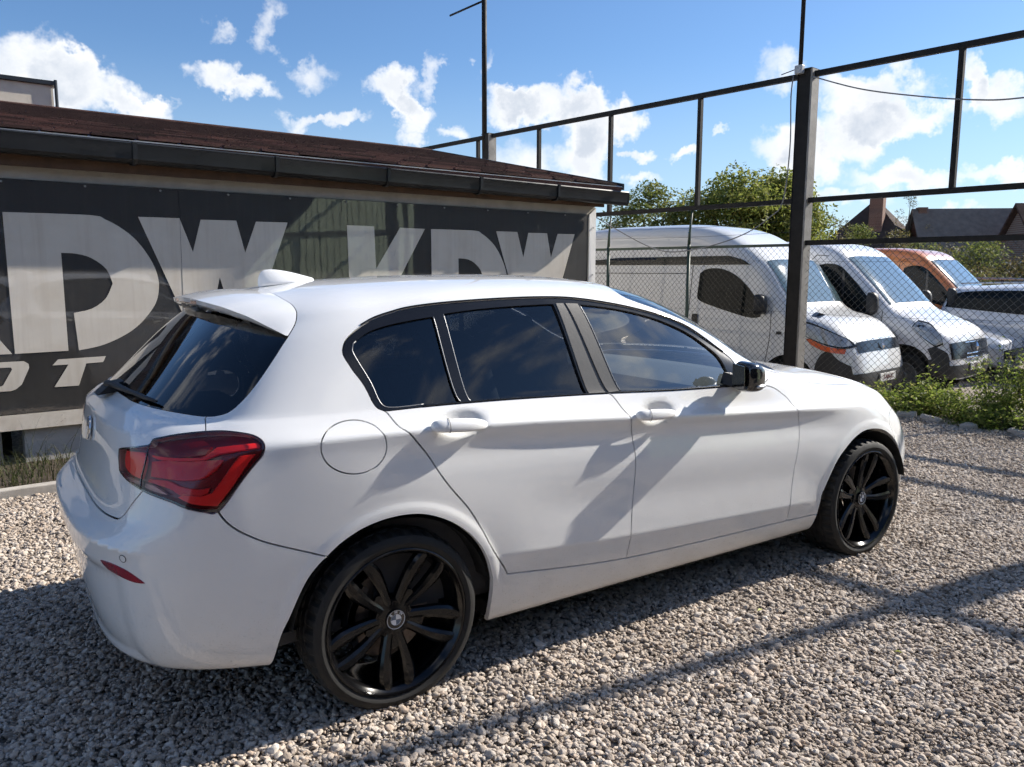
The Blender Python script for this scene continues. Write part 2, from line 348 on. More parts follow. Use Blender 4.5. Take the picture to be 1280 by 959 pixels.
def shingle_mat():
    k=newmat('shingle'); oi=k.n('ShaderNodeObjectInfo').outputs['Random']; co=k.n('ShaderNodeTexCoord').outputs['Object']
    c=k.ramp(oi,[(0,(.025,.012,.010)),(.5,(.085,.036,.030)),(1,(.20,.095,.075))]); f=k.noise(co,60,4,.7); c=k.mixc(k.rng(f,.3,.75,0,.6),c,(.035,.022,.02))
    g=k.noise(co,420,2,.7); c=k.mixc(k.rng(g,.58,.72,0,.5),c,(.24,.14,.11))
    return finish(k,pbsdf(k,c,.92,normal=bump(k,g,.6,.003)))
shingle_mat()
def building():
    b=empty('sales_building',WL,WA); tag(b,'low sales building with dark red shingle roof, black gutter and a large banner','building')
    def box(name,s0,s1,t0,t1,z0,z1,mt,par=b,bev=0):
        m=MB(); m.box(((s0+s1)/2,(t0+t1)/2,(z0+z1)/2),((s1-s0)/2,(t1-t0)/2,(z1-z0)/2),bev=bev); return m.build(name,mt,par)
    box('wall',-.60,5.36,0,.12,.30,2.45,'wall_panel'); box('plinth',-.58,5.37,-.012,.13,0,.31,'plinth_panel')
    box('end_wall',5.24,5.36,.125,7.8,0,2.42,'wall_panel'); m=MB(); m.poly([(5.25,.13,2.44),(5.25,7.8,2.44),(5.25,3.9,3.26)],(.1,0,0)); m.build('gable','wall_panel',b)
    box('back_recess',-4.0,-.62,.45,.55,0,2.44,'dark_void')
    for s in (-.76,-2.0,-3.2): box('steel_post',s-.035,s+.035,.02,.09,0,2.44,'galvanised')
    box('trim_board',-4.0,5.40,-.05,-.003,2.155,2.275,'board_beige'); box('fascia_board',-4.0,5.45,-.155,-.13,2.24,2.44,'wood_brown'); box('soffit',-4.0,5.45,-.128,.0,2.285,2.31,'wood_brown')
    # roof deck and shingles
    e=Vector((0,-.29,2.478)); rg=Vector((0,3.9,3.345)); sl=(rg-e); Lr=sl.length; ang=math.atan2(sl.z,sl.y)
    m=MB(); m.poly([(-4.2,-.29,2.470),(5.60,-.29,2.470),(5.60,3.9,3.337),(-4.2,3.9,3.337)],(0,.01,-.05)); m.poly([(-4.2,3.905,3.337),(5.6,3.905,3.337),(5.6,8.1,2.47),(-4.2,8.1,2.47)],(0,-.01,-.05))
    roof=m.build('roof','shingle',b)
    var=[]
    for i in range(8):
        w=.165; j=lambda a: random.uniform(-a,a); wv=.318+j(.012)
        V=[(-wv/2,0+j(.009),.026+j(.006)),(wv/2,0+j(.009),.026+j(.006)),(wv/2,.19,.0015),(-wv/2,.19,.0015)]; V=V+[(x,y,z-.020 if y<.1 else z-.004) for x,y,z in V]
        me=bpy.data.meshes.new('shingle'); me.from_pydata(V,[],[(0,1,2,3),(7,6,5,4),(0,4,5,1),(1,5,6,2),(2,6,7,3),(3,7,4,0)]); me.materials.append(MATS['shingle']); var.append(me)
    rows=int(Lr/.145); cnt=0; rest=MB()
    for r in range(rows):
        off=(.11*(r%3)) + random.uniform(-.03,.03)
        for c in range(31):
            s=-4.1+off+c*.326
            if s>5.48: continue
            y=r*.145; base=e+Vector((0,math.cos(ang)*y,math.sin(ang)*y))+Vector((s,0,.004+random.uniform(0,.004)))
            if r<13 and s>-1.75 and cnt<300:
                o=bpy.data.objects.new('shingle',random.choice(var)); link(o,roof); o.location=base; o.rotation_euler=(ang-.02,random.uniform(-.006,.006),random.uniform(-.012,.012)); cnt+=1
            else:
                me=random.choice(var); M=Matrix.Rotation(ang-.02,3,'X'); rest.add([base+M@v.co for v in me.vertices],[tuple(p.vertices) for p in me.polygons])
    o=rest.build('shingle_field','shingle',roof); tag(o,kind='stuff')
    box('ridge_cap',-4.2,5.6,3.84,3.97,3.345,3.375,'shingle',roof)
    m=MB(); m.poly([(5.60,-.30,2.435),(5.60,3.9,3.30),(5.60,3.9,3.375),(5.60,-.30,2.51)],(.03,0,0)); m.build('verge_board','gutter_black',roof)
    m=MB(); m.poly([(-4.2,-.300,2.474),(5.60,-.300,2.474),(5.60,-.24,2.494),(-4.2,-.24,2.494)],(0,0,-.006)); m.build('eave_flashing','flashing',roof)
    # gutter: open trough with rolled lip, falling slightly to the right
    def gz(s): return 2.462-.0075*(s+.6)
    SH=.05
    prof=[(-.215,.0),(-.215,-.10),(-.235,-.135),(-.275,-.15),(-.325,-.145),(-.352,-.12),(-.358,-.02),(-.366,-.004),(-.360,.006),(-.348,.002),(-.350,-.02),(-.345,-.115),(-.32,-.138),(-.275,-.143),(-.24,-.128),(-.222,-.098),(-.222,0)]
    V,F=loft([[(s,t+SH,gz(s)+z) for t,z in prof] for s in (-4.2,-1,1,3,5.70)]); g=MB().add(V,F).build('gutter','gutter_black',b,auto=40)
    for s in (-2.0,-.85,.27,1.40,2.48,3.55,4.60):
        m=MB(); q=[(-.21,.010),(-.354,.012),(-.376,.002),(-.369,-.12),(-.335,-.158),(-.275,-.164),(-.225,-.148),(-.205,-.10)]
        V,F=loft([[(s-.016,t+SH,gz(s)+z) for t,z in q],[(s+.016,t+SH,gz(s)+z) for t,z in q]]); m.add(V,F); m.build('gutter_bracket','gutter_black',g)
    m=MB(); m.poly([(5.700,-.312,gz(5.7)),(5.700,-.305,gz(5.7)-.12),(5.700,-.275,gz(5.7)-.148),(5.700,-.19,gz(5.7)-.14),(5.700,-.165,gz(5.7)-.1),(5.70,-.165,gz(5.7))],(.012,0,0)); m.build('gutter_end','gutter_black',g)
    # banner
    bn=empty('banner',WL,WA); tag(bn,'long dark grey banner with big white letters hung on the building wall','banner')
    m=MB(); m.box((.51,-.070,1.28),(4.76-.0,.004,.87)); m.v=[(x if x<5 else 5.275,y,z) for x,y,z in m.v]; m.build('banner_sheet','banner_dark',bn)
    m=MB(); m.poly([(-4.2,-.076,.285),(5.27,-.076,.285),(5.27,-.076,.405),(-4.2,-.076,.405)],(0,.003,0)); m.build('banner_hem','banner_white',bn)
    m=MB(); m.poly([(5.285,-.08,.30),(5.405,-.075,.30),(5.405,-.065,2.235),(5.285,-.08,2.15)],(0,.012,0)); m.build('edge_batten','trim_white',bn)
    m=MB(); m.poly([(.62,-.079,.42),(.6215,-.079,.42),(.645,-.079,2.148),(.643,-.079,2.148)],(0,.004,0)); m.build('banner_seam','gutter_black',bn)
    Kp=[(2.153,1.915),(2.441,1.915),(2.452,1.507),(2.726,1.912),(3.014,1.910),(2.715,1.42),(3.08,.867),(2.75,.867),(2.50,1.25),(2.46,1.20),(2.452,.867),(2.172,.867)]
    Dp=[(-.607,1.910),(-.031,1.913),(.075,1.885),(.173,1.832),(.27,1.755),(.35,1.654),(.42,1.52),(.448,1.383),(.42,1.235),(.335,1.111),(.24,1.02),(.12,.949),(-.02,.895),(-.173,.868),(-.19,1.161),(-.063,1.19),(.04,1.265),(.1,1.386),(.06,1.50),(-.038,1.582),(-.14,1.615),(-.246,1.62),(-.246,.869),(-.603,.866)]
    Wp=[(.318,1.915),(.638,1.917),(.732,1.643),(.808,1.912),(1.109,1.916),(1.175,1.644),(1.281,1.914),(1.571,1.918),(1.165,.867),(1.09,.867),(.945,1.43),(.80,.867),(.725,.867)]
    def letter(P,name='letter'):
        P=[tuple(q) for q in smooth_closed(P,.045,32)]; n=len(P); vo,_,fo,*_q=delaunay_2d_cdt([Vector(p) for p in P],[(i,(i+1)%n) for i in range(n)],[],1,1e-6)
        V=[(v[0],-.0775,v[1]) for v in vo]; o=mesh(name,V,[f for f in fo],'banner_white',bn); return o
    letter([(s-3.70,z) for s,z in Kp]); letter(Dp); letter(Wp); letter(Kp); letter([(3.086+(s+.607)*.925,z) for s,z in Dp]); letter([(3.911+(s-.318)*.913,z) for s,z in Wp])
    letter([(-.322,.806),(.016,.811),(-.007,.765),(-.128,.762),(-.191,.591),(-.361,.593),(-.253,.762),(-.364,.762)])
    def O(s0):
        P=[(s0+.10,.81),(s0+.335,.808),(s0+.365,.785),(s0+.367,.755),(s0+.31,.632),(s0+.27,.598),(s0+.235,.588),(s0+.0,.59),(s0-.03,.615),(s0-.03,.645),(s0+.03,.77),(s0+.06,.80)]
        I=[(s0+.15,.768),(s0+.25,.766),(s0+.255,.75),(s0+.19,.636),(s0+.175,.628),(s0+.085,.63),(s0+.08,.645),(s0+.135,.76)]
        n=len(P);k_=len(I); vo,_,fo,*_q=delaunay_2d_cdt([Vector(p) for p in P+I],[(i,(i+1)%n) for i in range(n)]+[(n+i,n+(i+1)%k_) for i in range(k_)],[],0,1e-6)
        U=np.array([tuple(v) for v in vo]); T=np.array(fo); cen=U[T].mean(1); T=T[inpoly(cen,np.array(P))&~inpoly(cen,np.array(I))]
        mesh('letter',[(a,-.0775,c) for a,c in U],T,'banner_white',bn)
    for s0 in (-.885,.21,2.8,3.90): O(s0)
    letter([(s+3.69,z) for s,z in [(-.322,.806),(.016,.811),(-.007,.765),(-.128,.762),(-.191,.591),(-.361,.593),(-.253,.762),(-.364,.762)]])
    for ch,s0 in (('M',-1.22),('R',.90),('S',1.36),('M',2.47),('R',4.55),('S',4.98)):
        t=text_mesh('letter',ch,.30,'banner_white',bn,.0005,bold=.014,shear=.35); t.rotation_euler=(math.pi/2,0,0); t.location=(s0,-.0775,.70); t.scale=(1.15,1,1)
    for s in np.arange(-3.9,5.2,.55):
        m=MB(); m.lathe([(0,-.086),(.007,-.086),(.009,-.080),(.009,-.077)],10,c=(s,0,2.13+.0)); m.build('eyelet','galvanised',bn)
    for z in (2.0,1.45,.9): 
        m=MB(); m.lathe([(0,-.094),(.006,-.094),(.008,-.088),(.008,-.078)],8,c=(5.345,0,z)); m.build('eyelet','galvanised',bn)
    # kerb and planting strip in front
    kb=empty('kerb',WL,WA); tag(kb,kind='structure')
    for i in range(11):
        m=MB(); m.box((-3.7+i*.95,-1.02,.02),(.472,.04,.05),bev=.008); o=m.build('kerb_stone','concrete',kb); o.rotation_euler=(0,random.uniform(-.01,.01),random.uniform(-.006,.006))
    m=MB(); V=[];F=[]; nx,ny=80,10
    for i in range(nx):
        for j in range(ny): V.append((-4+10*i/(nx-1),-.98+.97*j/(ny-1),.012+random.uniform(0,.03)*(0<j<ny-1)))
    F=[(i*ny+j,(i+1)*ny+j,(i+1)*ny+j+1,i*ny+j+1) for i in range(nx-1) for j in range(ny-1)]
    o=mesh('planting_strip',V,F,'soil',None,smooth=True); o.location=WL; o.rotation_euler=(0,0,WA); tag(o,kind='structure')
    # rendered block of a taller building behind the roof ridge
    tb=empty('rendered_building',WL,WA); tag(tb,'cream rendered block with dark coping rising behind the roof ridge','building')
    m=MB(); m.box((-2.4,6.6,1.9),(3.0,1.6,1.93)); m.build('wall','stucco_cream',tb); m=MB(); m.box((-2.4,6.6,3.86),(3.04,1.64,.025)); m.build('coping','gutter_black',tb)
    m=MB(); m.tube([(.63,4.97,2.5),(.63,4.97,3.9)],.02,8); m.build('downpipe','gutter_black',tb)
building()
# ------------------------------------------------------------------ tall frame fence with chain-link below
simple('steel_dark',(.016,.014,.012),.65,0,var=.3,vscale=7,rvar=.1,spec=.25); simple('steel_grey',(.23,.215,.195),.6,.2,var=.25,vscale=6); simple('wire_grey',(.07,.07,.066),.42,.5); simple('green_post',(.03,.055,.04),.5,var=.2); simple('cable_grey',(.20,.20,.20),.5); simple('box_grey',(.42,.43,.44),.5)
def fence():
    f=empty('frame_fence',FO,FA); tag(f,'tall dark steel frame fence with chain-link mesh behind the hatchback','fence')
    # local axes: x along the fence, y towards the lot side (-FN), z up
    def bar(name,a,b,hw,hd,mt='steel_dark',par=f):
        a=Vector(a);b=Vector(b); d=(b-a); L=d.length; M=d.to_track_quat('X','Z').to_matrix(); m=MB(); m.box((a+b)/2,(L/2,hd,hw),M); return m.build(name,mt,par)
    def post(q,z1):
        m=MB(); m.box((q,0,z1/2-.25),(.082,.075,z1/2+.25)); m.box((q-.0825-.012,0,z1/2-.25),(.012,.082,z1/2+.25),mi=1); m.box((q+.0825+.004,-.0,z1/2-.25),(.004,.082,z1/2+.25)); m.box((q,0,z1+.006),(.1,.09,.006)); return m.build('post',[MATS['steel_dark'],MATS['steel_grey']],f)
    for q in (.21,6.25,-5.02,-10.2,12.2): post(q,3.90 if abs(q-.21)<.1 else 3.88)
    for z,h in ((3.845,.032),(2.36,.030)):
        for q0,q1 in ((.30,6.15),(6.35,12.1),(-4.92,.11),(-10.1,-5.12)): bar('rail',(q0,0,z),(q1,0,z),h,.03)
    for q in (1.757,3.37,4.95,-1.53,-3.35,-6.8,-8.5,6.55,8.1,9.7): bar('upright',(q,0,2.392),(q,0,3.812),.028,.028)
    bar('rail',(-4.92,.02,1.845),(.11,.02,1.845),.03,.03); bar('rail',(.30,.02,1.822),(12,.02,1.822),.018,.018,'green_post')
    for q in (3.345,1.85,6.6,-2.5):
        m=MB(); m.tube([(q,.03,-.4),(q,.03,1.86)],.024,8); m.tube([(q,.03,1.86),(q-.005,.03,2.02),(q-.03,.02,2.32)],[.022,.018,.012],8); m.build('line_post','green_post',f,smooth=True)
    # chain-link: two sets of crossing wires, slightly crimped at every crossing
    pitch=.082; z0,z1=-.05,1.83; m=MB(); H=z1-z0
    def wires(q0,q1,sg):
        V=[];F=[]; n=int((q1-q0+H)/pitch)
        for i in range(n):
            a=q0-H+i*pitch if sg>0 else q0+i*pitch
            K=26; pts=[]
            for j in range(K+1):
                t=j/K; q=a+sg*H*t; z=z0+H*t
                if q0<=q<=q1: pts.append((q+.010*math.sin(z*5.1+q*2.3)*.4,.012*math.sin(q*1.7)*.5+(.0022 if (j+i)%2 else -.0022),z+.006*math.sin(q*3)))
            if len(pts)>1: m.tube(pts,.0026,3,cap=False)
    for q0,q1 in ((.30,4.6),(-4.6,.12)):
        wires(q0,q1,1); wires(q0,q1,-1)
    o=m.build('chain_link','wire_grey',f,fix=False); tag(o,kind='stuff')
    for z in (.12,.98,1.62):
        mm=MB(); mm.tube([(q,.012,z+.01*math.sin(q*2.1)) for q in np.linspace(-4.6,4.6,60)],.0016,4); mm.build('tension_wire','wire_grey',f)
    for z,a in ((1.98,.015),(2.12,.03)):
        mm=MB(); mm.tube([(q,.01,z-a*math.sin((q-.3)*1.02)**2) for q in np.linspace(.3,5.2,50)],.0022,4); mm.build('barbed_wire','wire_grey',f)
    # masts on the posts
    for q,z1 in ((.285,6.6),(6.31,6.6),(-4.98,6.6)):
        ms=empty('mast',fpt(q,-.05,3.6),FA); tag(ms,'thin dark mast on the near fence post' if 0<q<1 else 'thin dark mast with side arm rising behind the building roof' if q>1 else 'mast on the next post, outside the picture, casting the long thin shadow on the gravel','mast',None)
        m=MB(); m.tube([(0,0,0),(0,0,z1-3.6)],.026 if 0<q<1 else .045,10); m.build('tube','steel_dark',ms,smooth=True)
        if q>1: m=MB(); m.tube([(0,0,2.53),(.98,0,2.50)],.018,8); m.build('side_arm','steel_dark',ms,smooth=True)
        elif q>0:
            m=MB(); m.box((-.03,.07,.30),(.05,.035,.05),bev=.01); m.build('junction_box','box_grey',ms)
            m=MB(); m.tube([(0,.0,.34),(.25,.0,.30)],.006,6); m.build('bracket','steel_dark',ms)
    # cables
    def cable(label,pts,r,mt='cable_grey'):
        c=catmull([Vector(fpt(*p)) for p in pts],.08); m=MB(); m.tube([tuple(p) for p in c],r,6); o=m.build('cable',mt,smooth=True); tag(o,label,'cable')
    cable('dark cable sagging from the near post out to the right',[(.10,-.10,3.80),(-.5,-.1,3.56),(-1.13,-.1,3.385),(-1.7,-.1,3.26),(-2.14,-.1,3.21),(-3,-.1,3.22),(-4.0,-.1,3.38),(-4.95,-.1,3.7)],.0085)
    cable('grey cable hanging from the junction box and looping in front of the first van',[(.33,-.12,3.84),(.35,-.12,3.6),(.33,-.12,3.0),(.39,-.12,2.36),(.55,-.12,2.18),(.88,-.12,1.99),(1.4,-.12,1.84),(2.02,-.12,1.762),(2.4,-.12,1.82),(2.75,-.12,1.95),(3.15,-.12,2.13),(3.53,-.12,2.31)],.008)
fence()

simple('board_green',(.60,.70,.46),.6,var=.12,vscale=3); simple('board_gap',(.05,.06,.04),.8)
def shed():
    r=empty('green_shed',WL,WA); tag(r,'green boarded shed across the lot, seen only as a reflection in the banner','shed')
    def W_(k,z,o=0): return (4.3+5.6*k-.447*o*0, -8.9-2.8*k+o, z)
    m=MB(); m.add([W_(0,0,-.06),W_(1,0,-.06),W_(1,4.2,-.06),W_(.42,3.25,-.06),W_(0,1.35,-.06)],[(0,1,2,3,4)]); m.build('back_wall','board_gap',r,fix=False)
    n=26
    for i in range(n):
        a=i/n; b=(i+.86)/n
        if .83<b<.88 or .93<b<.965: continue
        top=lambda k: 1.40+k/.42*1.9 if k<.42 else 3.3+(k-.42)*1.6
        m=MB(); m.poly([W_(a,0,0),W_(b,0,0),W_(b,top(b),0),W_(a,top(a),0)],(0,.03,0)); m.build('board','board_green',r)
    for z in (1.0,2.2): m=MB(); m.poly([W_(0.0 if z<1.5 else .2,z,.04),W_(.8,z+.25,.04),W_(.8,z+.32,.04),W_(0.0 if z<1.5 else .2,z+.07,.04)],(0,.03,0)); m.build('batten','board_gap',r)
shed()

simple('facade_dark',(.045,.040,.036),.9,var=.2,vscale=2); simple('facade_roof',(.10,.05,.04),.9)
def opposite():
    r=empty('added_dark_building',WL,WA); tag(r,'long dark brick building added out of view across the lot to darken the banner reflections','building')  # unseen block, added so the banner mirrors a dark wall instead of sky
    m=MB(); m.box((2.5,-15.5,2.2),(19.5,2.0,2.25)); m.build('wall','facade_dark',r); m=MB(); m.add([(-17.2,-13.2,4.4),(22.2,-13.2,4.4),(22.2,-17.8,4.4),(-17.2,-17.8,4.4),(-17.2,-15.5,5.6),(22.2,-15.5,5.6)],[(0,1,5,4),(2,3,4,5),(1,2,5),(3,0,4),(0,3,2,1)]); m.build('roof','facade_roof',r)
    for i in range(12):
        x=-15+i*3.1; m=MB(); m.box((x,-13.49,1.7),(.6,.03,.65)); w=m.build('window','trim_white',r); g=MB(); g.box((x,-13.455,1.7),(.52,.008,.57)); g.build('pane','gutter_black',w)
opposite()
# ---- body surface: control targets, rows r0..r18 (bottom -> roof centre), columns rear centre -> front centre
XS=[-.45,-.25,0,.25,.55,.9,1.25,1.6,1.9,2.15,2.45,2.75,3.0]      # side columns c5..c17
def ip(x,t): 
    a=np.array(t,float); return np.interp(x,a[:,0],a[:,1])
def side_rows():
    Z=[ # z(x) for rows 0..10
     [(-.45,.262),(-.25,.235),(.3,.205),(2.3,.205),(2.75,.21),(3,.235)],
     [(-.45,.285),(-.25,.255),(.3,.225),(2.3,.22),(2.75,.235),(3,.26)],
     [(-.45,.38),(0,.40),(.43,.39),(.93,.35),(2.05,.308),(2.4,.30),(3,.33)],
     [(-.45,.49),(.3,.49),(.9,.46),(2.1,.43),(3,.43)],
     [(-.45,.60),(.3,.63),(.9,.62),(2.1,.58),(3,.53)],
     [(-.45,.73),(0,.77),(.9,.765),(2.1,.70),(3,.625)],
     [(-.45,.83),(-.25,.86),(.18,.878),(.9,.845),(2.1,.77),(2.6,.745),(3,.685)],
     [(-.45,.91),(-.25,.925),(.25,.923),(.9,.890),(2.1,.812),(2.6,.782),(3,.72)],
     [(-.45,.958),(-.25,.966),(0,.966),(.25,.961),(.55,.947),(.9,.923),(1.25,.898),(1.6,.874),(2.1,.843),(2.5,.815),(2.75,.795),(3,.75)],
     [(-.45,.987),(-.25,.99),(.3,.985),(.9,.951),(1.6,.905),(2.1,.873),(2.5,.85),(2.75,.83),(3,.78)],
     [(-.45,1.03),(-.1,1.037),(.3,1.036),(.6,1.027),(.94,1.011),(1.3,.997),(1.69,.985),(1.9,.972),(2.15,.945),(2.45,.915),(2.75,.882),(3,.822)]]
    W=[
     [(-.45,.80),(0,.80),(.3,.785),(2.3,.785),(2.75,.80),(3,.775)],
     [(-.45,.825),(0,.83),(.3,.822),(2.3,.82),(2.75,.825),(3,.80)],
     [(-.45,.846),(0,.862),(.43,.862),(.93,.858),(2.3,.856),(2.75,.853),(3,.82)],
     [(-.45,.854),(0,.876),(.3,.874),(.9,.870),(2.3,.868),(2.75,.864),(3,.832)],
     [(-.45,.858),(-.25,.875),(0,.884),(.3,.882),(.6,.876),(.9,.875),(2.3,.874),(2.6,.874),(2.75,.868),(3,.834)],
     [(-.45,.858),(-.25,.875),(0,.886),(.3,.880),(.6,.872),(.9,.870),(2.1,.866),(2.5,.866),(2.75,.858),(3,.822)],
     [(-.45,.855),(-.25,.873),(0,.881),(.3,.874),(.6,.866),(.9,.864),(2.1,.858),(2.5,.856),(2.75,.846),(3,.808)],
     [(-.45,.848),(-.25,.868),(0,.877),(.3,.872),(.6,.867),(.9,.865),(2.1,.857),(2.5,.851),(2.75,.838),(3,.796)],
     [(-.45,.838),(-.25,.862),(0,.873),(.3,.874),(.6,.872),(.9,.870),(2.1,.861),(2.5,.846),(2.75,.826),(3,.778)],
     [(-.45,.82),(-.25,.848),(0,.86),(.3,.861),(.9,.858),(2.1,.846),(2.5,.828),(2.75,.806),(3,.757)],
     [(-.45,.775),(-.25,.812),(0,.828),(.3,.832),(.9,.832),(1.6,.828),(1.9,.822),(2.15,.808),(2.5,.785),(2.75,.765),(3,.72)]]
    return Z,W
# upper rows r11..r18 for columns c5..c17 : (x,w,z)
UP=[
 [(-.415,.76,1.055),(-.35,.705,1.16),(-.27,.645,1.265),(-.20,.60,1.325),(-.17,.545,1.364),(-.13,.41,1.405),(-.11,.2,1.429),(-.1,0,1.436)],
 [(-.235,.797,1.06),(-.19,.745,1.165),(-.13,.685,1.275),(-.075,.635,1.342),(-.05,.575,1.383),(-.02,.42,1.423),(0,.21,1.444),(0,0,1.451)],
 [(0,.815,1.06),(.02,.76,1.17),(.06,.70,1.29),(.09,.65,1.354),(.1,.59,1.397),(.13,.43,1.435),(.15,.21,1.455),(.16,0,1.46)],
 [(.25,.82,1.06),(.265,.765,1.18),(.285,.70,1.31),(.30,.658,1.378),(.31,.60,1.418),(.35,.44,1.45),(.38,.22,1.467),(.39,0,1.471)],
 [(.55,.82,1.05),(.555,.765,1.18),(.56,.705,1.31),(.57,.66,1.389),(.58,.605,1.426),(.62,.45,1.457),(.65,.22,1.473),(.66,0,1.477)],
 [(.9,.82,1.035),(.9,.768,1.16),(.9,.71,1.30),(.9,.668,1.384),(.92,.615,1.42),(1.0,.455,1.452),(1.04,.22,1.468),(1.06,0,1.472)],
 [(1.25,.82,1.02),(1.25,.775,1.13),(1.24,.72,1.25),(1.22,.682,1.332),(1.25,.635,1.368),(1.36,.46,1.405),(1.42,.23,1.42),(1.44,0,1.425)],
 [(1.6,.814,1.007),(1.6,.78,1.08),(1.59,.74,1.155),(1.575,.705,1.216),(1.60,.67,1.25),(1.72,.48,1.28),(1.80,.24,1.295),(1.82,0,1.30)],
 [(1.93,.80,.995),(1.93,.775,1.025),(1.90,.745,1.053),(1.87,.718,1.072),(1.90,.69,1.09),(2.03,.5,1.115),(2.12,.25,1.13),(2.15,0,1.135)],
 [(2.15,.79,.962),(2.17,.755,.98),(2.19,.71,.99),(2.20,.67,1.0),(2.22,.60,1.01),(2.27,.45,1.025),(2.31,.22,1.035),(2.32,0,1.04)],
 [(2.45,.765,.928),(2.46,.72,.945),(2.47,.66,.958),(2.48,.60,.967),(2.49,.51,.977),(2.50,.38,.987),(2.51,.2,.995),(2.52,0,.998)],
 [(2.75,.74,.897),(2.75,.69,.914),(2.755,.63,.926),(2.76,.56,.936),(2.765,.47,.945),(2.77,.35,.953),(2.775,.18,.958),(2.78,0,.96)],
 [(3.0,.69,.838),(3.0,.64,.855),(3.0,.58,.868),(3.0,.51,.877),(3.0,.43,.886),(3.0,.32,.894),(3.0,.16,.9),(3.0,0,.902)]]
# rear columns c0..c4 rows r0..r18
RZ=dict(r0=.225)
REAR=[
 # c0 centre
 [(-.80,0,.225),(-.835,0,.255),(-.868,0,.35),(-.888,0,.46),(-.90,0,.57),(-.903,0,.665),(-.838,0,.715),(-.818,0,.79),(-.803,0,.88),(-.79,0,.965),(-.755,0,1.03),
  (-.715,0,1.055),(-.61,0,1.165),(-.50,0,1.275),(-.41,0,1.355),(-.37,0,1.383),(-.34,0,1.398),(-.31,0,1.406),(-.285,0,1.411)],
 [(-.80,.2,.225),(-.834,.2,.255),(-.866,.205,.35),(-.886,.205,.46),(-.898,.21,.57),(-.90,.21,.665),(-.836,.205,.715),(-.816,.205,.79),(-.80,.2,.88),(-.786,.195,.965),(-.748,.19,1.03),
  (-.708,.19,1.055),(-.602,.18,1.165),(-.492,.17,1.275),(-.402,.16,1.353),(-.362,.15,1.381),(-.332,.12,1.397),(-.30,.06,1.407),(-.275,0,1.413)],
 [(-.78,.42,.24),(-.812,.43,.266),(-.843,.44,.35),(-.862,.45,.46),(-.873,.455,.575),(-.875,.455,.67),(-.822,.45,.72),(-.80,.445,.795),(-.782,.435,.885),(-.765,.425,.968),(-.722,.40,1.03),
  (-.682,.395,1.054),(-.578,.37,1.162),(-.468,.345,1.272),(-.378,.32,1.345),(-.34,.30,1.374),(-.31,.24,1.394),(-.28,.12,1.407),(-.26,0,1.416)],
 [(-.715,.63,.262),(-.743,.645,.285),(-.77,.66,.357),(-.786,.673,.467),(-.793,.683,.585),(-.792,.685,.685),(-.765,.68,.745),(-.742,.672,.82),(-.722,.66,.90),(-.70,.635,.974),(-.645,.58,1.03),
  (-.608,.565,1.052),(-.515,.525,1.158),(-.415,.485,1.265),(-.335,.45,1.33),(-.30,.42,1.362),(-.265,.33,1.391),(-.24,.165,1.412),(-.225,0,1.42)],
 [(-.60,.755,.272),(-.62,.778,.295),(-.637,.80,.367),(-.645,.813,.477),(-.648,.82,.592),(-.645,.822,.705),(-.635,.82,.785),(-.62,.813,.86),(-.602,.80,.925),(-.58,.772,.98),(-.535,.70,1.03),
  (-.512,.685,1.053),(-.435,.635,1.158),(-.345,.58,1.262),(-.268,.54,1.322),(-.235,.495,1.357),(-.195,.38,1.397),(-.172,.19,1.421),(-.16,0,1.428)]]
FRONT=[
 # c18 corner, c19, c20, c21 centre (r0..r18)
 [(3.17,.70,.24),(3.20,.72,.26),(3.22,.735,.33),(3.23,.74,.42),(3.23,.74,.50),(3.22,.735,.58),(3.20,.72,.64),(3.185,.71,.675),(3.17,.695,.70),(3.15,.675,.725),(3.135,.645,.745),
  (3.13,.62,.755),(3.135,.57,.77),(3.15,.52,.78),(3.165,.46,.79),(3.18,.39,.797),(3.19,.29,.803),(3.2,.15,.808),(3.2,0,.81)],
 [(3.33,.50,.24),(3.36,.51,.26),(3.375,.52,.33),(3.385,.525,.42),(3.385,.525,.50),(3.375,.52,.57),(3.355,.51,.61),(3.34,.50,.64),(3.32,.49,.66),(3.30,.475,.68),(3.285,.46,.70),
  (3.275,.445,.71),(3.27,.41,.72),(3.27,.37,.73),(3.275,.33,.737),(3.28,.28,.743),(3.285,.21,.75),(3.29,.11,.755),(3.29,0,.757)],
 [(3.40,.25,.24),(3.43,.26,.26),(3.445,.265,.33),(3.455,.27,.42),(3.455,.27,.50),(3.445,.265,.57),(3.425,.26,.61),(3.41,.255,.635),(3.395,.25,.65),(3.38,.245,.665),(3.365,.24,.68),
  (3.355,.235,.69),(3.35,.22,.697),(3.345,.2,.703),(3.345,.18,.708),(3.345,.15,.713),(3.345,.11,.717),(3.345,.06,.72),(3.345,0,.722)],
 [(3.42,0,.24),(3.45,0,.26),(3.465,0,.33),(3.475,0,.42),(3.475,0,.50),(3.465,0,.57),(3.445,0,.61),(3.43,0,.63),(3.42,0,.643),(3.41,0,.655),(3.40,0,.667),
  (3.395,0,.675),(3.39,0,.68),(3.385,0,.685),(3.383,0,.69),(3.38,0,.695),(3.378,0,.698),(3.375,0,.701),(3.37,0,.705)]]
def net():
    Z,W=side_rows(); cols=[]
    for c in REAR: cols.append(c)
    for k,x in enumerate(XS):
        cols.append([(x,ip(x,W[r]),ip(x,Z[r])) for r in range(11)]+UP[k])
    cols+=FRONT
    return np.array(cols,float)         # (22,19,3)
def ghost(P):
    mir=np.array([1,-1,1.])
    Q=np.concatenate([P[1:2]*mir,P,P[-2:-1]*mir],0)
    lo=2*Q[:,:1]-Q[:,1:2]; hi=Q[:,-2:-1]*mir
    return np.concatenate([lo,Q,hi],1)
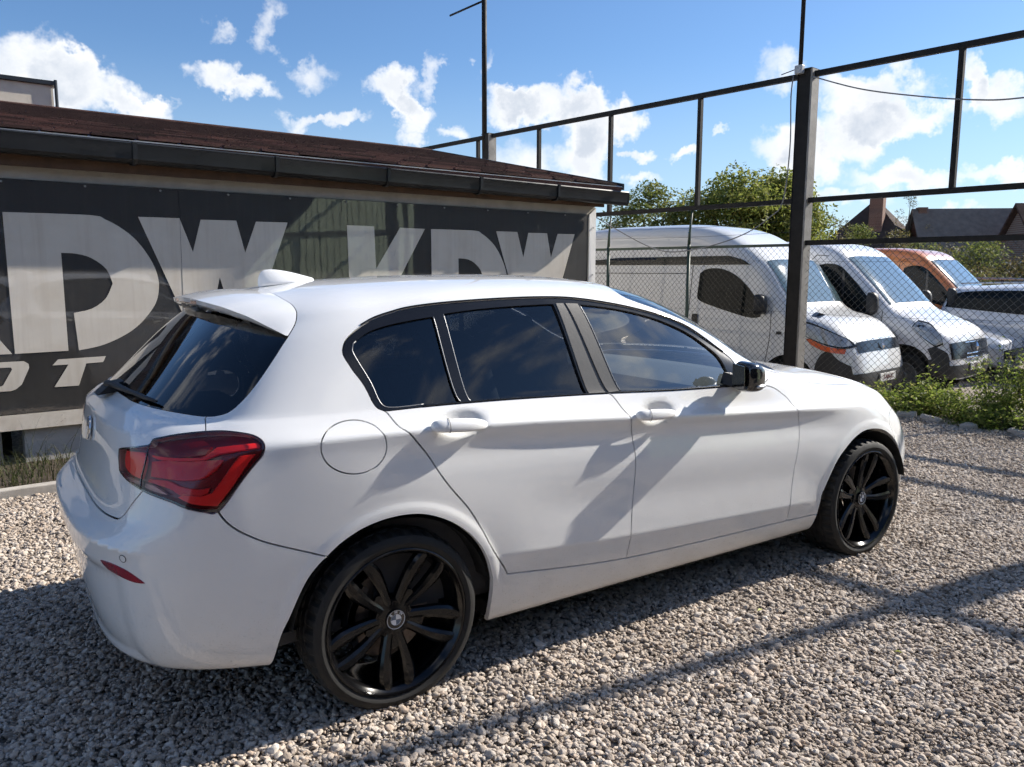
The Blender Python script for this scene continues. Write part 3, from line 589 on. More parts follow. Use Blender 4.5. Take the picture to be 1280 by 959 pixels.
def bas(t,d=0):
    if d==0: return np.stack([(1-t)**3,3*t**3-6*t*t+4,-3*t**3+3*t*t+3*t+1,t**3],-1)/6
    return np.stack([-(1-t)**2*3,9*t*t-12*t,-9*t*t+6*t+3,3*t*t],-1)/6
TGT=net(); NC,NR=TGT.shape[:2]
def ev(G,u,v,du=0,dv=0):
    u=np.asarray(u,float); v=np.asarray(v,float)
    i=np.clip(np.floor(u).astype(int),0,NC-2); j=np.clip(np.floor(v).astype(int),0,NR-2)
    bu=bas(u-i,du); bv=bas(v-j,dv); o=0
    for a in range(4):
        for b in range(4): o=o+G[i+a,j+b]*(bu[...,a]*bv[...,b])[...,None]
    return o
uu,vv=np.meshgrid(np.arange(NC),np.arange(NR),indexing='ij')
CTL=TGT.copy()
for _ in range(4): CTL+=.75*(TGT-ev(ghost(CTL),uu,vv))
G=ghost(CTL)
def S(u,v): 
    p=ev(G,u,v); p=p.copy(); p[...,1]*=-1; return p       # right side of the car: y<0
def SN(u,v):
    a=ev(G,u,v,1,0); b=ev(G,u,v,0,1); n=np.cross(a,b); n/=np.linalg.norm(n,axis=-1,keepdims=True)+1e-12
    n=n*np.array([-1,1,-1.]); return n
CARUV=dict(
 rdoor=[(6.921,10.083),(7.139,8.187),(7.56,5.585),(8.087,4.217),(8.368,3.31),(8.654,2.057)],
 sill=[(8.426,2.069),(8.654,2.057),(9.393,1.961),(10.366,1.887),(11.38,1.89),(13.598,2.014),(14.471,1.987)],
 bgap=[(10.094,10.401),(10.223,9.363),(10.314,8.395),(10.396,6.054),(10.434,4.862),(10.42,4.073),(10.39,3.26),(10.366,1.887)],
 fdoor=[(13.078,9.98),(13.383,9.613),(13.585,9.134),(13.715,7.914),(13.835,5.968),(13.803,4.98),(13.688,3.874),(13.617,2.959),(13.598,2.014)],
 bump=[(4.402,5.841),(4.51,5.43),(4.655,5.1),(4.857,4.814),(5.111,4.563),(5.571,4.243),(5.995,3.953)],
 belt=[(6.921,10.083),(7.501,10.144),(8.207,10.174),(9.107,10.286),(10.094,10.401),(11.124,10.144),(12.295,10.111)],
 dlo=[(6.921,10.083),(6.706,11.439),(6.438,12.064),(6.287,12.364),(6.224,12.564),(6.23,12.842),(6.302,13.039),(6.433,13.288),(6.666,13.607),(7.023,13.857),(7.398,13.987),(8.27,13.936),(9.052,13.962),(9.763,13.976),(10.108,13.928),(10.49,13.902),(10.952,13.969),(11.647,14.127),(12.103,13.697),(12.36,13.228),(12.424,12.64),(12.379,11.592),(12.295,10.111)],
 lampo=[(2.2,8.588),(2.973,8.921),(3.009,9.129),(3.419,9.379),(3.971,9.544),(4.502,9.572),(4.947,9.384),(5.117,9.067),(5.161,8.515),(5.127,7.775),(5.035,7.357),(4.733,6.607),(4.402,5.856),(4.175,6.027),(3.883,6.373),(3.545,6.819),(2.988,7.276),(2.478,7.631),(2.283,7.836),(2.214,8.25)],
 lampsplit=[(2.973,8.921),(2.977,8.376),(2.936,7.785),(2.951,7.303)],
 fuel=[(6.844,7.058),(6.823,6.597),(6.774,6.253),(6.701,6.03),(6.607,5.905),(6.501,5.86),(6.388,5.886),(6.277,5.98),(6.173,6.144),(6.084,6.381),(6.018,6.697),(5.98,7.093),(5.973,7.578),(5.998,8.265),(6.063,8.952),(6.153,9.29),(6.255,9.501),(6.365,9.614),(6.476,9.619),(6.582,9.515),(6.674,9.315),(6.747,8.998),(6.797,8.3),(6.833,7.577),(6.844,7.058)],
 tgseam=[(3.726,10.852),(3.954,9.539)],
 glassr=[(4.841,13.154),(4.822,12.596),(4.722,12.096),(4.562,11.657),(4.396,11.347),(4.293,11.173),(4.115,10.995),(3.725,10.841),(3.072,10.936),(2.295,11.006),(1.215,11.028),(0.0,10.928)],
 tglow=[(2.988,7.276),(2.778,6.778),(2.573,6.139),(2.074,6.23),(1.463,6.288),(0.454,6.82)],
 rarch=[(5.167,0.5),(5.256,1.669),(5.438,2.397),(5.657,3.28),(5.82,3.689),(5.995,3.953),(6.178,4.179),(6.375,4.338),(6.537,4.425),(6.716,4.476),(6.865,4.492),(7.032,4.486),(7.176,4.461),(7.33,4.41),(7.481,4.324),(7.639,4.205),(7.805,4.044),(7.951,3.856),(8.078,3.651),(8.183,3.424),(8.271,3.158),(8.341,2.774),(8.391,2.338),(8.432,1.974),(8.447,1.724),(8.454,1.532),(8.466,0.568)],
 farch=[(14.5,0.667),(14.471,1.987),(14.497,2.752),(14.56,3.031),(14.721,3.649),(14.847,4.05),(15.012,4.415),(15.299,4.958),(15.603,5.312),(15.942,5.404),(16.33,5.231),(16.753,4.687),(17.033,4.043),(17.246,3.189),(17.435,2.397),(17.549,0.942),(17.25,0.667)],
 qglass=[(6.39,12.56),(6.424,12.807),(6.622,13.055),(6.929,13.219),(7.33,13.284),(7.784,13.307),(8.069,10.549),(7.515,10.638),(7.007,10.646),(6.752,11.696)],
 rglass=[(7.958,13.37),(8.652,13.506),(9.156,13.577),(9.635,13.633),(9.808,10.701),(9.007,10.647),(8.213,10.512)],
 fglass=[(10.022,13.654),(10.466,13.67),(10.931,13.711),(11.381,13.72),(11.815,13.512),(12.105,12.894),(12.174,12.188),(12.167,11.005),(11.98,10.336),(11.108,10.569),(10.307,10.793)],
 bpil=[(9.672,13.676),(9.777,13.684),(10.081,10.555),(9.838,10.65)],
 bpil2=[(9.812,13.688),(9.991,13.698),(10.276,10.76),(10.125,10.672)],
 refl=[(2.434,4.33),(2.684,4.335),(3.001,4.198),(3.288,3.923),(3.13,3.915),(2.824,4.008),(2.567,4.12)],
 pdc=[(2.945,4.567)],
 roofspoil=[(3.249,18.0),(3.844,15.986),(4.277,15.429),(4.511,14.931),(4.6,14.296),(4.756,13.616),(4.826,13.221)],
 crease=[(5.155,8.348),(6.414,7.987),(6.929,7.891),(8.679,8.036),(9.996,7.925),(13.666,7.931),(15.031,7.316)],
 fbump=[(16.82,4.58),(16.722,5.123),(16.64,5.751)],
 lp_bar=[(4.272,8.894),(4.696,8.885),(5.062,8.838),(5.097,8.589),(5.081,8.347),(4.689,8.443),(4.331,8.484),(4.193,8.369),(4.033,8.311),(3.755,8.348),(3.128,8.447),(3.034,8.586),(3.131,8.552),(3.743,8.481),(3.999,8.453),(4.152,8.631)],
 lp_leg=[(4.732,7.909),(5.006,7.788),(4.687,6.739),(4.386,6.044),(4.109,6.297),(3.895,6.554),(3.702,6.858),(3.787,6.886),(4.094,6.635),(4.295,6.589),(4.485,7.059)],
 lp_bulge=[(3.033,8.328),(3.334,8.387),(3.759,8.303),(4.084,8.243),(4.441,8.022),(4.342,7.635),(4.177,7.427),(4.028,7.39),(3.733,7.51),(3.394,7.674),(3.051,7.784)],
 lp_low=[(3.019,7.683),(3.402,7.593),(3.662,7.303),(3.855,7.111),(4.08,6.91),(4.246,6.846),(4.213,6.658),(3.884,6.711),(3.694,6.956),(3.482,7.269),(3.215,7.477),(2.993,7.584)],
 lp_in=[(2.324,8.548),(2.827,8.641),(2.892,8.306),(2.843,7.668),(2.541,7.784),(2.34,7.968),(2.293,8.241)],
 lp_rev=[(2.415,7.687),(2.854,7.572),(2.892,7.431),(2.681,7.512),(2.486,7.599)],
 lp_rev2=[(2.979,7.525),(3.196,7.411),(3.48,7.06),(3.379,7.11),(3.132,7.28),(2.98,7.392)],
 lp_dark=[(3.167,8.91),(3.617,9.283),(3.92,9.268),(4.145,8.993),(4.058,8.598),(3.737,8.553),(3.218,8.561),(3.126,8.693)],
 plate=[])
# ------------------------------------------------------------------ the white hatchback
def paint(name,base,rough=.30,coat=1.0,dirt=0.0):
    k=newmat(name); co=k.n('ShaderNodeTexCoord').outputs['Object']
    n1=k.noise(co,3,4,.6); base4=tuple(base)
    c=k.mixc(k.rng(n1,.3,.7),tuple(x*.985 for x in base4),base4)
    z=k.n('ShaderNodeSeparateXYZ',[co]).outputs[2]
    spl=k.m('MULTIPLY',k.rng(k.noise(co,160,3,.7),.60,.72),k.rng(z,.55,.2))      # dried mud specks thrown up from the gravel
    film=k.m('MULTIPLY',k.rng(k.noise(co,9,5,.6),.3,.8),k.rng(z,.6,.2,0,.34))
    c=k.mixc(k.m('MULTIPLY',spl,dirt),c,(.36,.31,.25)); c=k.mixc(k.m('MULTIPLY',film,dirt),c,(.50,.46,.40))
    r=k.m('ADD',rough,k.m('MULTIPLY',spl,.3*dirt))
    return finish(k,pbsdf(k,c,r,0,coat,.3,**{'Coat IOR':1.6,'Coat Roughness':k.m('ADD',.015,k.m('MULTIPLY',k.m('ADD',spl,film),.12*dirt))}))
paint('white_paint',(.815,.82,.815),.5,1,.9)
simple('black_gloss',(.012,.012,.013),.12,0,1)
simple('black_trim',(.010,.010,.011),.16,0,0,rvar=.04,spec=.5)
simple('pillar_film',(.035,.034,.032),.40,0,.25,var=.25,vscale=14,bscale=120,bstr=.1)
simple('black_plastic',(.022,.022,.023),.55,bscale=300,bstr=.2,bdist=.001)
simple('liner_black',(.012,.012,.012),.9)
simple('interior_dark',(.055,.056,.06),.75,bscale=90,bstr=.2)
simple('seat_cloth',(.085,.088,.095),.85,bscale=200,bstr=.3)
simple('headliner',(.33,.33,.32),.9)
simple('chrome',(.75,.76,.78),.12,1,0,var=.03)
simple('silver_plastic',(.55,.56,.57),.3,.6)
simple('badge_white',(.75,.76,.77),.25,0,1); simple('badge_blue',(.10,.14,.20),.25,0,1)
glassmat('clear_glass',(.88,.95,.96),1.52,boost=3.2); glassmat('privacy_glass',(.13,.145,.165),1.52,boost=1.55)
glassmat('screen_glass',(.85,.92,.92),1.52,boost=1.2)
glassmat('lens_red',(1,.85,.83),1.5,boost=.65); glassmat('lens_clear',(.9,.92,.93),1.5,boost=1.3)
simple('lamp_red',(1.0,.030,.030),.30,0,.4,var=.04); simple('lamp_deep',(.72,.010,.018),.35,0,.4); simple('lamp_dark',(.22,.005,.011),.3,0,.5); simple('lamp_rev',(.55,.40,.38),.25,.3)
simple('lamp_rim',(.02,.012,.014),.15,0,1); simple('reflector_red',(.28,.01,.02),.2,0,1)
SX,SY=.25,.10
CR=np.array([(-.45,.960),(-.25,.966),(0,.966),(.25,.961),(.55,.947),(.9,.923),(1.25,.898),(1.6,.874),(2.1,.843),(2.5,.815),(2.75,.795),(3,.75)])
def sstep(a,b,x): t=np.clip((x-a)/(b-a),0,1); return t*t*(3-2*t)
def disp(P):
    """pressed shapes: shoulder crease, door hollow, sill flare, arch lips, handle cups, bumper ledge and corner"""
    x,y,z=P[...,0],P[...,1],P[...,2]; w=-y; d=np.zeros(x.shape); side=np.clip((w-.70)/.1,0,1)
    zc=np.interp(x,CR[:,0],CR[:,1]); f=sstep(-.50,-.30,x)*sstep(2.62,2.30,x)*side; e=z-zc
    d+=f*.0085*np.where(e>0,np.exp(-e/.030),np.exp(e/.040))
    d-=f*.0045*np.exp(-((e+.085)/.045)**2)*sstep(-.2,.2,x)
    zl=np.interp(x,[.1,.43,.93,2.05,2.4],[.50,.470,.435,.385,.375]); e2=z-zl; f2=sstep(.30,.55,x)*sstep(2.35,2.1,x)*side
    d+=f2*.0065*np.where(e2>0,np.exp(-e2/.06),np.exp(e2/.028)); d-=f2*.006*np.exp(-((e2-.16)/.09)**2)*sstep(.35,.8,x)
    for (cx,cz,a,b,dep) in ((.250,.972,.080,.036,.026),(1.172,.920,.080,.036,.026)):
        q=((x-cx)/a)**2+((z-cz)/b)**2; d-=dep*np.exp(-np.maximum(q,0)**1.8)*side
    for cx in (0.,2.69):
        r=np.hypot(x-cx,(z-.315)); e=r-.356
        d+=side*.0050*sstep(.072,.040,e)*np.clip((z-.25)/.12,0,1)
    rear=sstep(-.55,-.72,x)
    d+=rear*.012*np.exp(-np.abs(z-.668)/.022)*sstep(.80,.62,w)
    d-=rear*.014*sstep(.68,.58,w)*sstep(.605,.56,z)*sstep(.26,.30,z)
    d+=rear*.008*np.exp(-np.abs(z-.985)/.02)*sstep(.70,.5,w)
    return d
def SD(u,v):
    P=S(u,v); return P+SN(u,v)*disp(P)[...,None]
def SDN(u,v,h=.004):
    a=SD(np.minimum(u+h,NC-1),v)-SD(np.maximum(u-h,0),v); b=SD(u,np.minimum(v+h,NR-1))-SD(u,np.maximum(v-h,0))
    n=-np.cross(a,b)*np.array([-1,-1,-1.]); n/=np.linalg.norm(n,axis=-1,keepdims=True)+1e-12
    ref=SN(u,v); s=np.sign((n*ref).sum(-1,keepdims=True)); return n*np.where(s==0,1,s)
def xz_uv_many(X,Z):
    """surface parameters of side-view points (x,z) on the flank"""
    global _XZ
    X=np.asarray(X,float); Z=np.asarray(Z,float)
    try: _XZ
    except NameError:
        ua=np.linspace(3,19,129); va=np.linspace(0,11,89); a,b=np.meshgrid(ua,va,indexing='ij'); P=S(a,b); _XZ=(a.ravel(),b.ravel(),P[...,0].ravel(),P[...,2].ravel())
    a,b,px,pz=_XZ; u=np.empty(len(X)); v=np.empty(len(X))
    for i in range(0,len(X),400):
        k=((px[None]-X[i:i+400,None])**2+(pz[None]-Z[i:i+400,None])**2).argmin(1); u[i:i+400]=a[k]; v[i:i+400]=b[k]
    h=1e-3
    for _ in range(7):
        p=S(u,v); A=(S(u+h,v)-p)/h; B=(S(u,v+h)-p)/h; ex=X-p[:,0]; ez=Z-p[:,2]; det=A[:,0]*B[:,2]-B[:,0]*A[:,2]; det=np.where(np.abs(det)<1e-9,1e-9,det)
        u=np.clip(u+np.clip((ex*B[:,2]-B[:,0]*ez)/det,-.4,.4),0,NC-1.001); v=np.clip(v+np.clip((A[:,0]*ez-ex*A[:,2])/det,-.4,.4),0,NR-1.001)
    return u,v
def xz_uv(x,z):
    u,v=xz_uv_many([x],[z]); return float(u[0]),float(v[0])
def tri2obj(name,P,N,tris,mat,parent,off=0,inset=0,flange=0,side='R',sym=1e-4):
    """surface triangles -> mesh with analytic normals, shut-line inset and a turned-in flange; side R, L or B (both halves)"""
    used=np.unique(tris); mp=-np.ones(len(P),int); mp[used]=np.arange(len(used)); T=mp[tris]; p=P[used].copy(); n=N[used].copy()
    g=np.cross(p[T[:,1]]-p[T[:,0]],p[T[:,2]]-p[T[:,0]]); fl=(g*n[T].mean(1)).sum(1)<0; T[fl]=T[fl][:,::-1]
    cnt={}
    for t in T:
        for a,b,c in ((t[0],t[1],t[2]),(t[1],t[2],t[0]),(t[2],t[0],t[1])): cnt.setdefault((min(a,b),max(a,b)),[]).append((a,b,c))
    bd=[v[0] for v in cnt.values() if len(v)==1]
    bd=[(a,b,c) for a,b,c in bd if not (abs(p[a,1])<sym and abs(p[b,1])<sym)]
    ins=np.zeros_like(p)
    for a,b,c in bd:
        e=p[b]-p[a]; l=np.linalg.norm(e)
        if l<1e-9: continue
        e/=l; d=p[c]-p[a]; d=d-e*(d@e); d/=np.linalg.norm(d)+1e-12; ins[a]+=d; ins[b]+=d
    l=np.linalg.norm(ins,axis=1,keepdims=True); ins=np.where(l>1e-6,ins/np.maximum(l,1e-6),0); ins[np.abs(p[:,1])<sym,1]=0
    p=p+ins*inset+n*off
    p[np.abs(P[used][:,1])<sym,1]=0
    V=list(p); F=[tuple(t) for t in T]; LN=[[tuple(n[i]) for i in t] for t in T]
    if flange and bd:
        ids={}
        for a,b,c in bd:
            for i in (a,b):
                if i not in ids: ids[i]=len(V); V.append(p[i]-n[i]*flange-ins[i]*.002)
        for a,b,c in bd:
            q=(b,a,ids[a],ids[b]); fn=np.cross(V[q[1]]-V[q[0]],V[q[2]]-V[q[0]]); fn=fn/(np.linalg.norm(fn)+1e-12)
            F.append(q); LN.append([tuple(fn)]*4)
    V=np.array(V)
    if side in 'LB':
        mv=V*np.array([1,-1,1.]); mF=[tuple(f[::-1]) for f in F]; mL=[[(q[0],-q[1],q[2]) for q in l[::-1]] for l in LN]
        if side=='L': V,F,LN=mv,mF,mL
        else:
            b=len(V); V=np.r_[V,mv]; F=F+[tuple(i+b for i in f) for f in mF]; LN=LN+mL
    o=mesh(name,V,F,mat,parent,smooth=True)
    o.data.normals_split_custom_set([q for l in LN for q in l])
    return o
def uvpatch(name,poly,mat,parent,off=0,inset=0,flange=0,side='R',step=.02,holes=()):
    """closed polygon in (u,v), with holes -> piece of the surface"""
    sc=np.array([SX,SY]); Q=smooth_closed(np.array(poly,float)*sc,step); H=[smooth_closed(np.array(h,float)*sc,step) for h in holes]
    lo,hi=Q.min(0),Q.max(0); gx,gy=np.meshgrid(np.arange(lo[0],hi[0],step),np.arange(lo[1],hi[1],step)); gp=np.c_[gx.ravel(),gy.ravel()]
    allq=np.concatenate([Q]+H)
    if len(gp): gp=gp[inpoly(gp,Q)]
    if len(gp): gp=gp[np.sqrt(((gp[:,None]-allq[None])**2).sum(-1)).min(1)>step*.45]
    pts=[];ed=[]
    for L in [Q]+H:
        b=len(pts); n=len(L); pts+=[Vector(q) for q in L]; ed+=[(b+i,b+(i+1)%n) for i in range(n)]
    pts+=[Vector(q) for q in gp]
    vo,_,fo,*_r=delaunay_2d_cdt(pts,ed,[],0,1e-6)
    U=np.array([tuple(v) for v in vo]); T=np.array([f for f in fo if len(f)==3]); cen=U[T].mean(1)
    ok=inpoly(cen,Q)
    for h in H: ok&=~inpoly(cen,h)
    T=T[ok]; U=U/sc; u=np.clip(U[:,0],0,NC-1); v=np.clip(U[:,1],0,NR-1)
    return tri2obj(name,SD(u,v),SDN(u,v),T,mat,parent,off,inset,flange,side)
def build_body(car):
    A=CARUV; sc=np.array([SX,SY])
    seams=[]
    def add(l,closed=False,step=.018,sm=True):
        q=np.array(l,float)*sc
        if closed: q=np.r_[q,q[:1]]
        seams.append(catmull(list(q),step) if sm else q)
    ra=[(5.10,-.0)]+A['rarch'][1:-1]+[(8.47,.5),(8.47,0)]; fa=[(14.46,0),(14.47,1)]+A['farch'][1:-2]+[(17.52,1.4),(17.5,0)]
    add(ra); add(fa)
    add([(8.30,2.07)]+A['sill']+[(14.6,1.98)]); add(A['rdoor']+[(8.70,1.8)]); add([(10.06,10.7)]+A['bgap']+[(10.36,1.75)])
    fd=[(12.2,10.11),(12.6,10.12)]+A['fdoor']+[(13.6,1.8)]; add(fd)
    add([(4.36,6.05)]+A['bump']+[(6.12,3.86)]); add([(6.85,10.07)]+A['belt']); add([(6.95,9.95)]+A['dlo']+[(12.3,10.0)])
    add(A['lampo'],True); add([(3.72,10.9),(3.74,10.6),(3.97,9.4)],sm=False)
    gl=A['glassr'][:-1]+[(1.2,A['glassr'][-2][1]+.02),(0,A['glassr'][-2][1]+.04)]
    add(gl); add([(3.0,7.45)]+A['tglow'][:2]+[(2.62,6.3),(2.5,6.13),(2.3,6.12),(1.8,6.12),(1,6.12),(0,6.12)])
    rs=[(3.05,18),(3.15,17.6),(3.45,17)]+A['roofspoil'][1:]+[(4.845,13.1)]; add(rs)
    add([(4.83,13.5),(4.5,13.6),(3.5,13.75),(2,13.8),(0,13.8)])
    add(A['fuel'][:-1],True,.012)
    ws=[(10.55,18),(10.58,16.5),(10.72,15.3),(10.95,14.85),(11.5,14.72),(12.2,14.72),(12.9,14.72),(13.35,14.95),(13.55,16.2),(13.62,18)]; add(ws)
    hd=[(13.98,18),(13.94,16),(13.88,14.5),(13.95,12.9),(14.2,11.7),(14.7,11.15),(15.3,11),(16,10.95),(17,10.95),(17.8,11.15),(18.35,11.9),(18.8,13.3),(19.1,15),(19.2,18)]; add(hd)
    hl=[(17.3,9.6),(17.7,10.3),(18.3,10.45),(18.9,10.1),(19.3,9.3),(19.25,8.1),(18.7,7.5),(18,7.7),(17.55,8.5)]; add(hl,True)
    add([(16.85,4.3)]+A['fbump']+[(16.75,7.2),(17.2,8.4),(17.62,9.0)]); add([(12.9,9.9),(13.02,11),(13.15,12.4),(13.3,13.8),(13.42,15.2)]); add([(13.3,14.9),(13.6,14.6),(13.95,14.4)]); add([(18.35,10.3),(18.4,11.2),(18.5,12.3)],sm=False)
    # grid
    us=np.concatenate([np.linspace(i,i+1,9,endpoint=False) for i in range(NC-1)]+[[NC-1]])
    vn=[3,4,5,6,6,5,4,3,3,4,3,6,7,5,3,5,6,5]; vs_=np.concatenate([np.linspace(j,j+1,vn[j],endpoint=False) for j in range(NR-1)]+[[NR-1]])
    gu,gv=np.meshgrid(us,vs_,indexing='ij'); gp=np.c_[gu.ravel()*SX,gv.ravel()*SY]
    # extra sample points along the pressed lines so that they stay crisp
    xs=[];zs_=[]
    for x in np.linspace(-.52,2.66,230):
        zc=np.interp(x,CR[:,0],CR[:,1])
        for dz in (0,.010,-.010,.028,-.028,.055,-.055): xs.append(x); zs_.append(zc+dz)
    for x in np.linspace(.28,2.38,130):
        zl=np.interp(x,[.1,.43,.93,2.05,2.4],[.50,.470,.435,.385,.375])
        for dz in (0,.012,-.010,.03,-.025): xs.append(x); zs_.append(zl+dz)
    for cx in (0.,2.69):
        for a in np.linspace(R_(8),R_(172),80):
            for e in (.006,.018,.032,.044,.050,.056,.062,.070,.085):
                x=cx+(.356+e)*math.cos(a)
                if x<3.0: xs.append(x); zs_.append(.315+(.356+e)*math.sin(a))
    for cx,cz in ((.250,.972),(1.172,.920)):
        for a in np.linspace(0,2*math.pi,29)[:-1]:
            for k in (.25,.5,.7,.85,1.0,1.15,1.4): xs.append(cx+.08*k*math.cos(a)); zs_.append(cz+.036*k*math.sin(a))
    ext=list(zip(*xz_uv_many(xs,zs_)))
    vg=np.linspace(3,11,1200)
    for u_ in np.linspace(.02,4.6,150):
        zz=S(np.full(1200,u_),vg)[:,2]
        for zt in (.650,.660,.668,.676,.686,.595,.585,.575,.565,.975,.985,.995): ext.append((u_,vg[np.abs(zz-zt).argmin()]))
    ug=np.linspace(1.5,4.2,600)
    for v_ in np.linspace(1.0,4.6,60):
        ww=-S(ug,np.full(600,v_))[:,1]
        for wt in (.595,.61,.63,.65,.665): ext.append((ug[np.abs(ww-wt).argmin()],v_))
    ext=np.array(ext)*sc
    cell={}
    for q in ext: cell.setdefault((int(q[0]/.02),int(q[1]/.012)),1)
    gp=np.array([q for q,bb in zip(gp,((gu.ravel()==0)|(gu.ravel()==NC-1)|(gv.ravel()==0)|(gv.ravel()==NR-1))) if bb or (int(q[0]/.02),int(q[1]/.012)) not in cell])
    brd0=len(gp); gp=np.r_[gp,ext]; fl_b=(np.abs(gp[:,0])<1e-9)|(np.abs(gp[:,0]-(NC-1)*SX)<1e-9)|(np.abs(gp[:,1])<1e-9)|(np.abs(gp[:,1]-(NR-1)*SY)<1e-9)
    allp=np.concatenate(seams); allp[:,0]=np.clip(allp[:,0],0,(NC-1)*SX); allp[:,1]=np.clip(allp[:,1],0,(NR-1)*SY)
    keep=np.ones(len(gp),bool)
    for i in range(0,len(gp),2000):
        d2=((gp[i:i+2000,None]-allp[None])**2).sum(-1).min(1); keep[i:i+2000]=d2>(.0085**2 if i+2000<brd0 else .005**2)
    keep|=fl_b; gp=gp[keep]
    pts=[Vector(p) for p in gp]; edges=[]
    for s in seams:
        s=s.copy(); s[:,0]=np.clip(s[:,0],0,(NC-1)*SX); s[:,1]=np.clip(s[:,1],0,(NR-1)*SY); b=len(pts); pts+=[Vector(p) for p in s]; edges+=[(b+i,b+i+1) for i in range(len(s)-1)]
    vo,eo,fo,_,oe,_=delaunay_2d_cdt(pts,edges,[],0,1e-5)
    U=np.array([(v[0]/SX,v[1]/SY) for v in vo]); T=np.array([f for f in fo if len(f)==3])
    wall={(min(a,b),max(a,b)) for (a,b),o in zip(eo,oe) if o}
    em={}
    for i,t in enumerate(T):
        for a,b in ((t[0],t[1]),(t[1],t[2]),(t[2],t[0])): em.setdefault((min(a,b),max(a,b)),[]).append(i)
    nb=[[] for _ in T]
    for e,l in em.items():
        if len(l)==2 and e not in wall: nb[l[0]].append(l[1]); nb[l[1]].append(l[0])
    comp=-np.ones(len(T),int); c=0
    for i in range(len(T)):
        if comp[i]>=0: continue
        st=[i]; comp[i]=c
        while st:
            j=st.pop()
            for k in nb[j]:
                if comp[k]<0: comp[k]=c; st.append(k)
        c+=1
    cen=U[T].mean(1)
    def at(u,v):
        d=((cen-np.array([u,v]))**2*np.array([SX,SY])**2).sum(1); return comp[d.argmin()]
    seeds=dict(rear_bumper=(3.5,3),rear_door=(9.3,4.5),front_door=(12,5),front_fender=(14.3,5.5),front_bumper=(19,4),hood=(16,15),windscreen=(12,16.5),
        tailgate=(1.2,8),rear_glass=(2,12.5),rear_lamp=(4,8),fuel_flap=(6.45,8),headlamp=(18.3,9),window=(9,12),spoiler_bed=(2.5,14.8),rear_arch=(7,2),front_arch=(15.9,3),shell=(6.3,9.6),cowl=(13.8,17))
    ids={k:at(*p) for k,p in seeds.items()}
    inv={}
    for k,i in ids.items(): inv.setdefault(i,[]).append(k)
    dup=[v for v in inv.values() if len(v)>1]
    if dup: print('CAR PANEL LEAK',dup)
    u=np.clip(U[:,0],0,NC-1); v=np.clip(U[:,1],0,NR-1); P=SD(u,v); N=SDN(u,v)
    P[u<1e-6,1]=0; P[v>NR-1-1e-6,1]=0; P[u>NC-1-1e-6,1]=0
    tris={k:T[comp==i] for k,i in ids.items()}
    known=set(ids.values()); small=[i for i in range(c) if i not in known]
    for i in small:
        q=cen[comp==i].mean(0); n=(comp==i).sum()
        if n>3: print('unassigned region',q.round(2),n)
    tris['shell']=np.concatenate([T[comp==ids['shell']]]+[T[comp==i] for i in small])
    mk=lambda nm,key,mat,side,**kw: tri2obj(nm,P,N,tris[key],mat,car,side=side,**kw)
    G=dict(inset=.0030,flange=.020)
    mk('body_shell','shell','white_paint','B',**G)
    for nm,key in (('rear_bumper','rear_bumper'),('tailgate','tailgate'),('front_bumper','front_bumper'),('hood','hood')): mk(nm,key,'white_paint','B',**G)
    for sd_ in 'RL':
        for nm in ('rear_door','front_door','front_fender'): mk(nm,nm,'white_paint',sd_,**G)
    mk('fuel_flap','fuel_flap','white_paint','R',inset=.0018,flange=.012)
    mk('rear_window','rear_glass','privacy_glass','B',off=-.004)
    mk('windscreen','windscreen','screen_glass','B',off=-.004); mk('cowl_panel','cowl','black_plastic','B',off=-.01)
    for sd_ in 'RL':
        lens=mk('headlamp_lens','headlamp','lens_clear',sd_,off=.002); 
        uvpatch('headlamp_housing',hl,'lamp_rim',lens,off=-.05,side=sd_)
    return P,N,tris
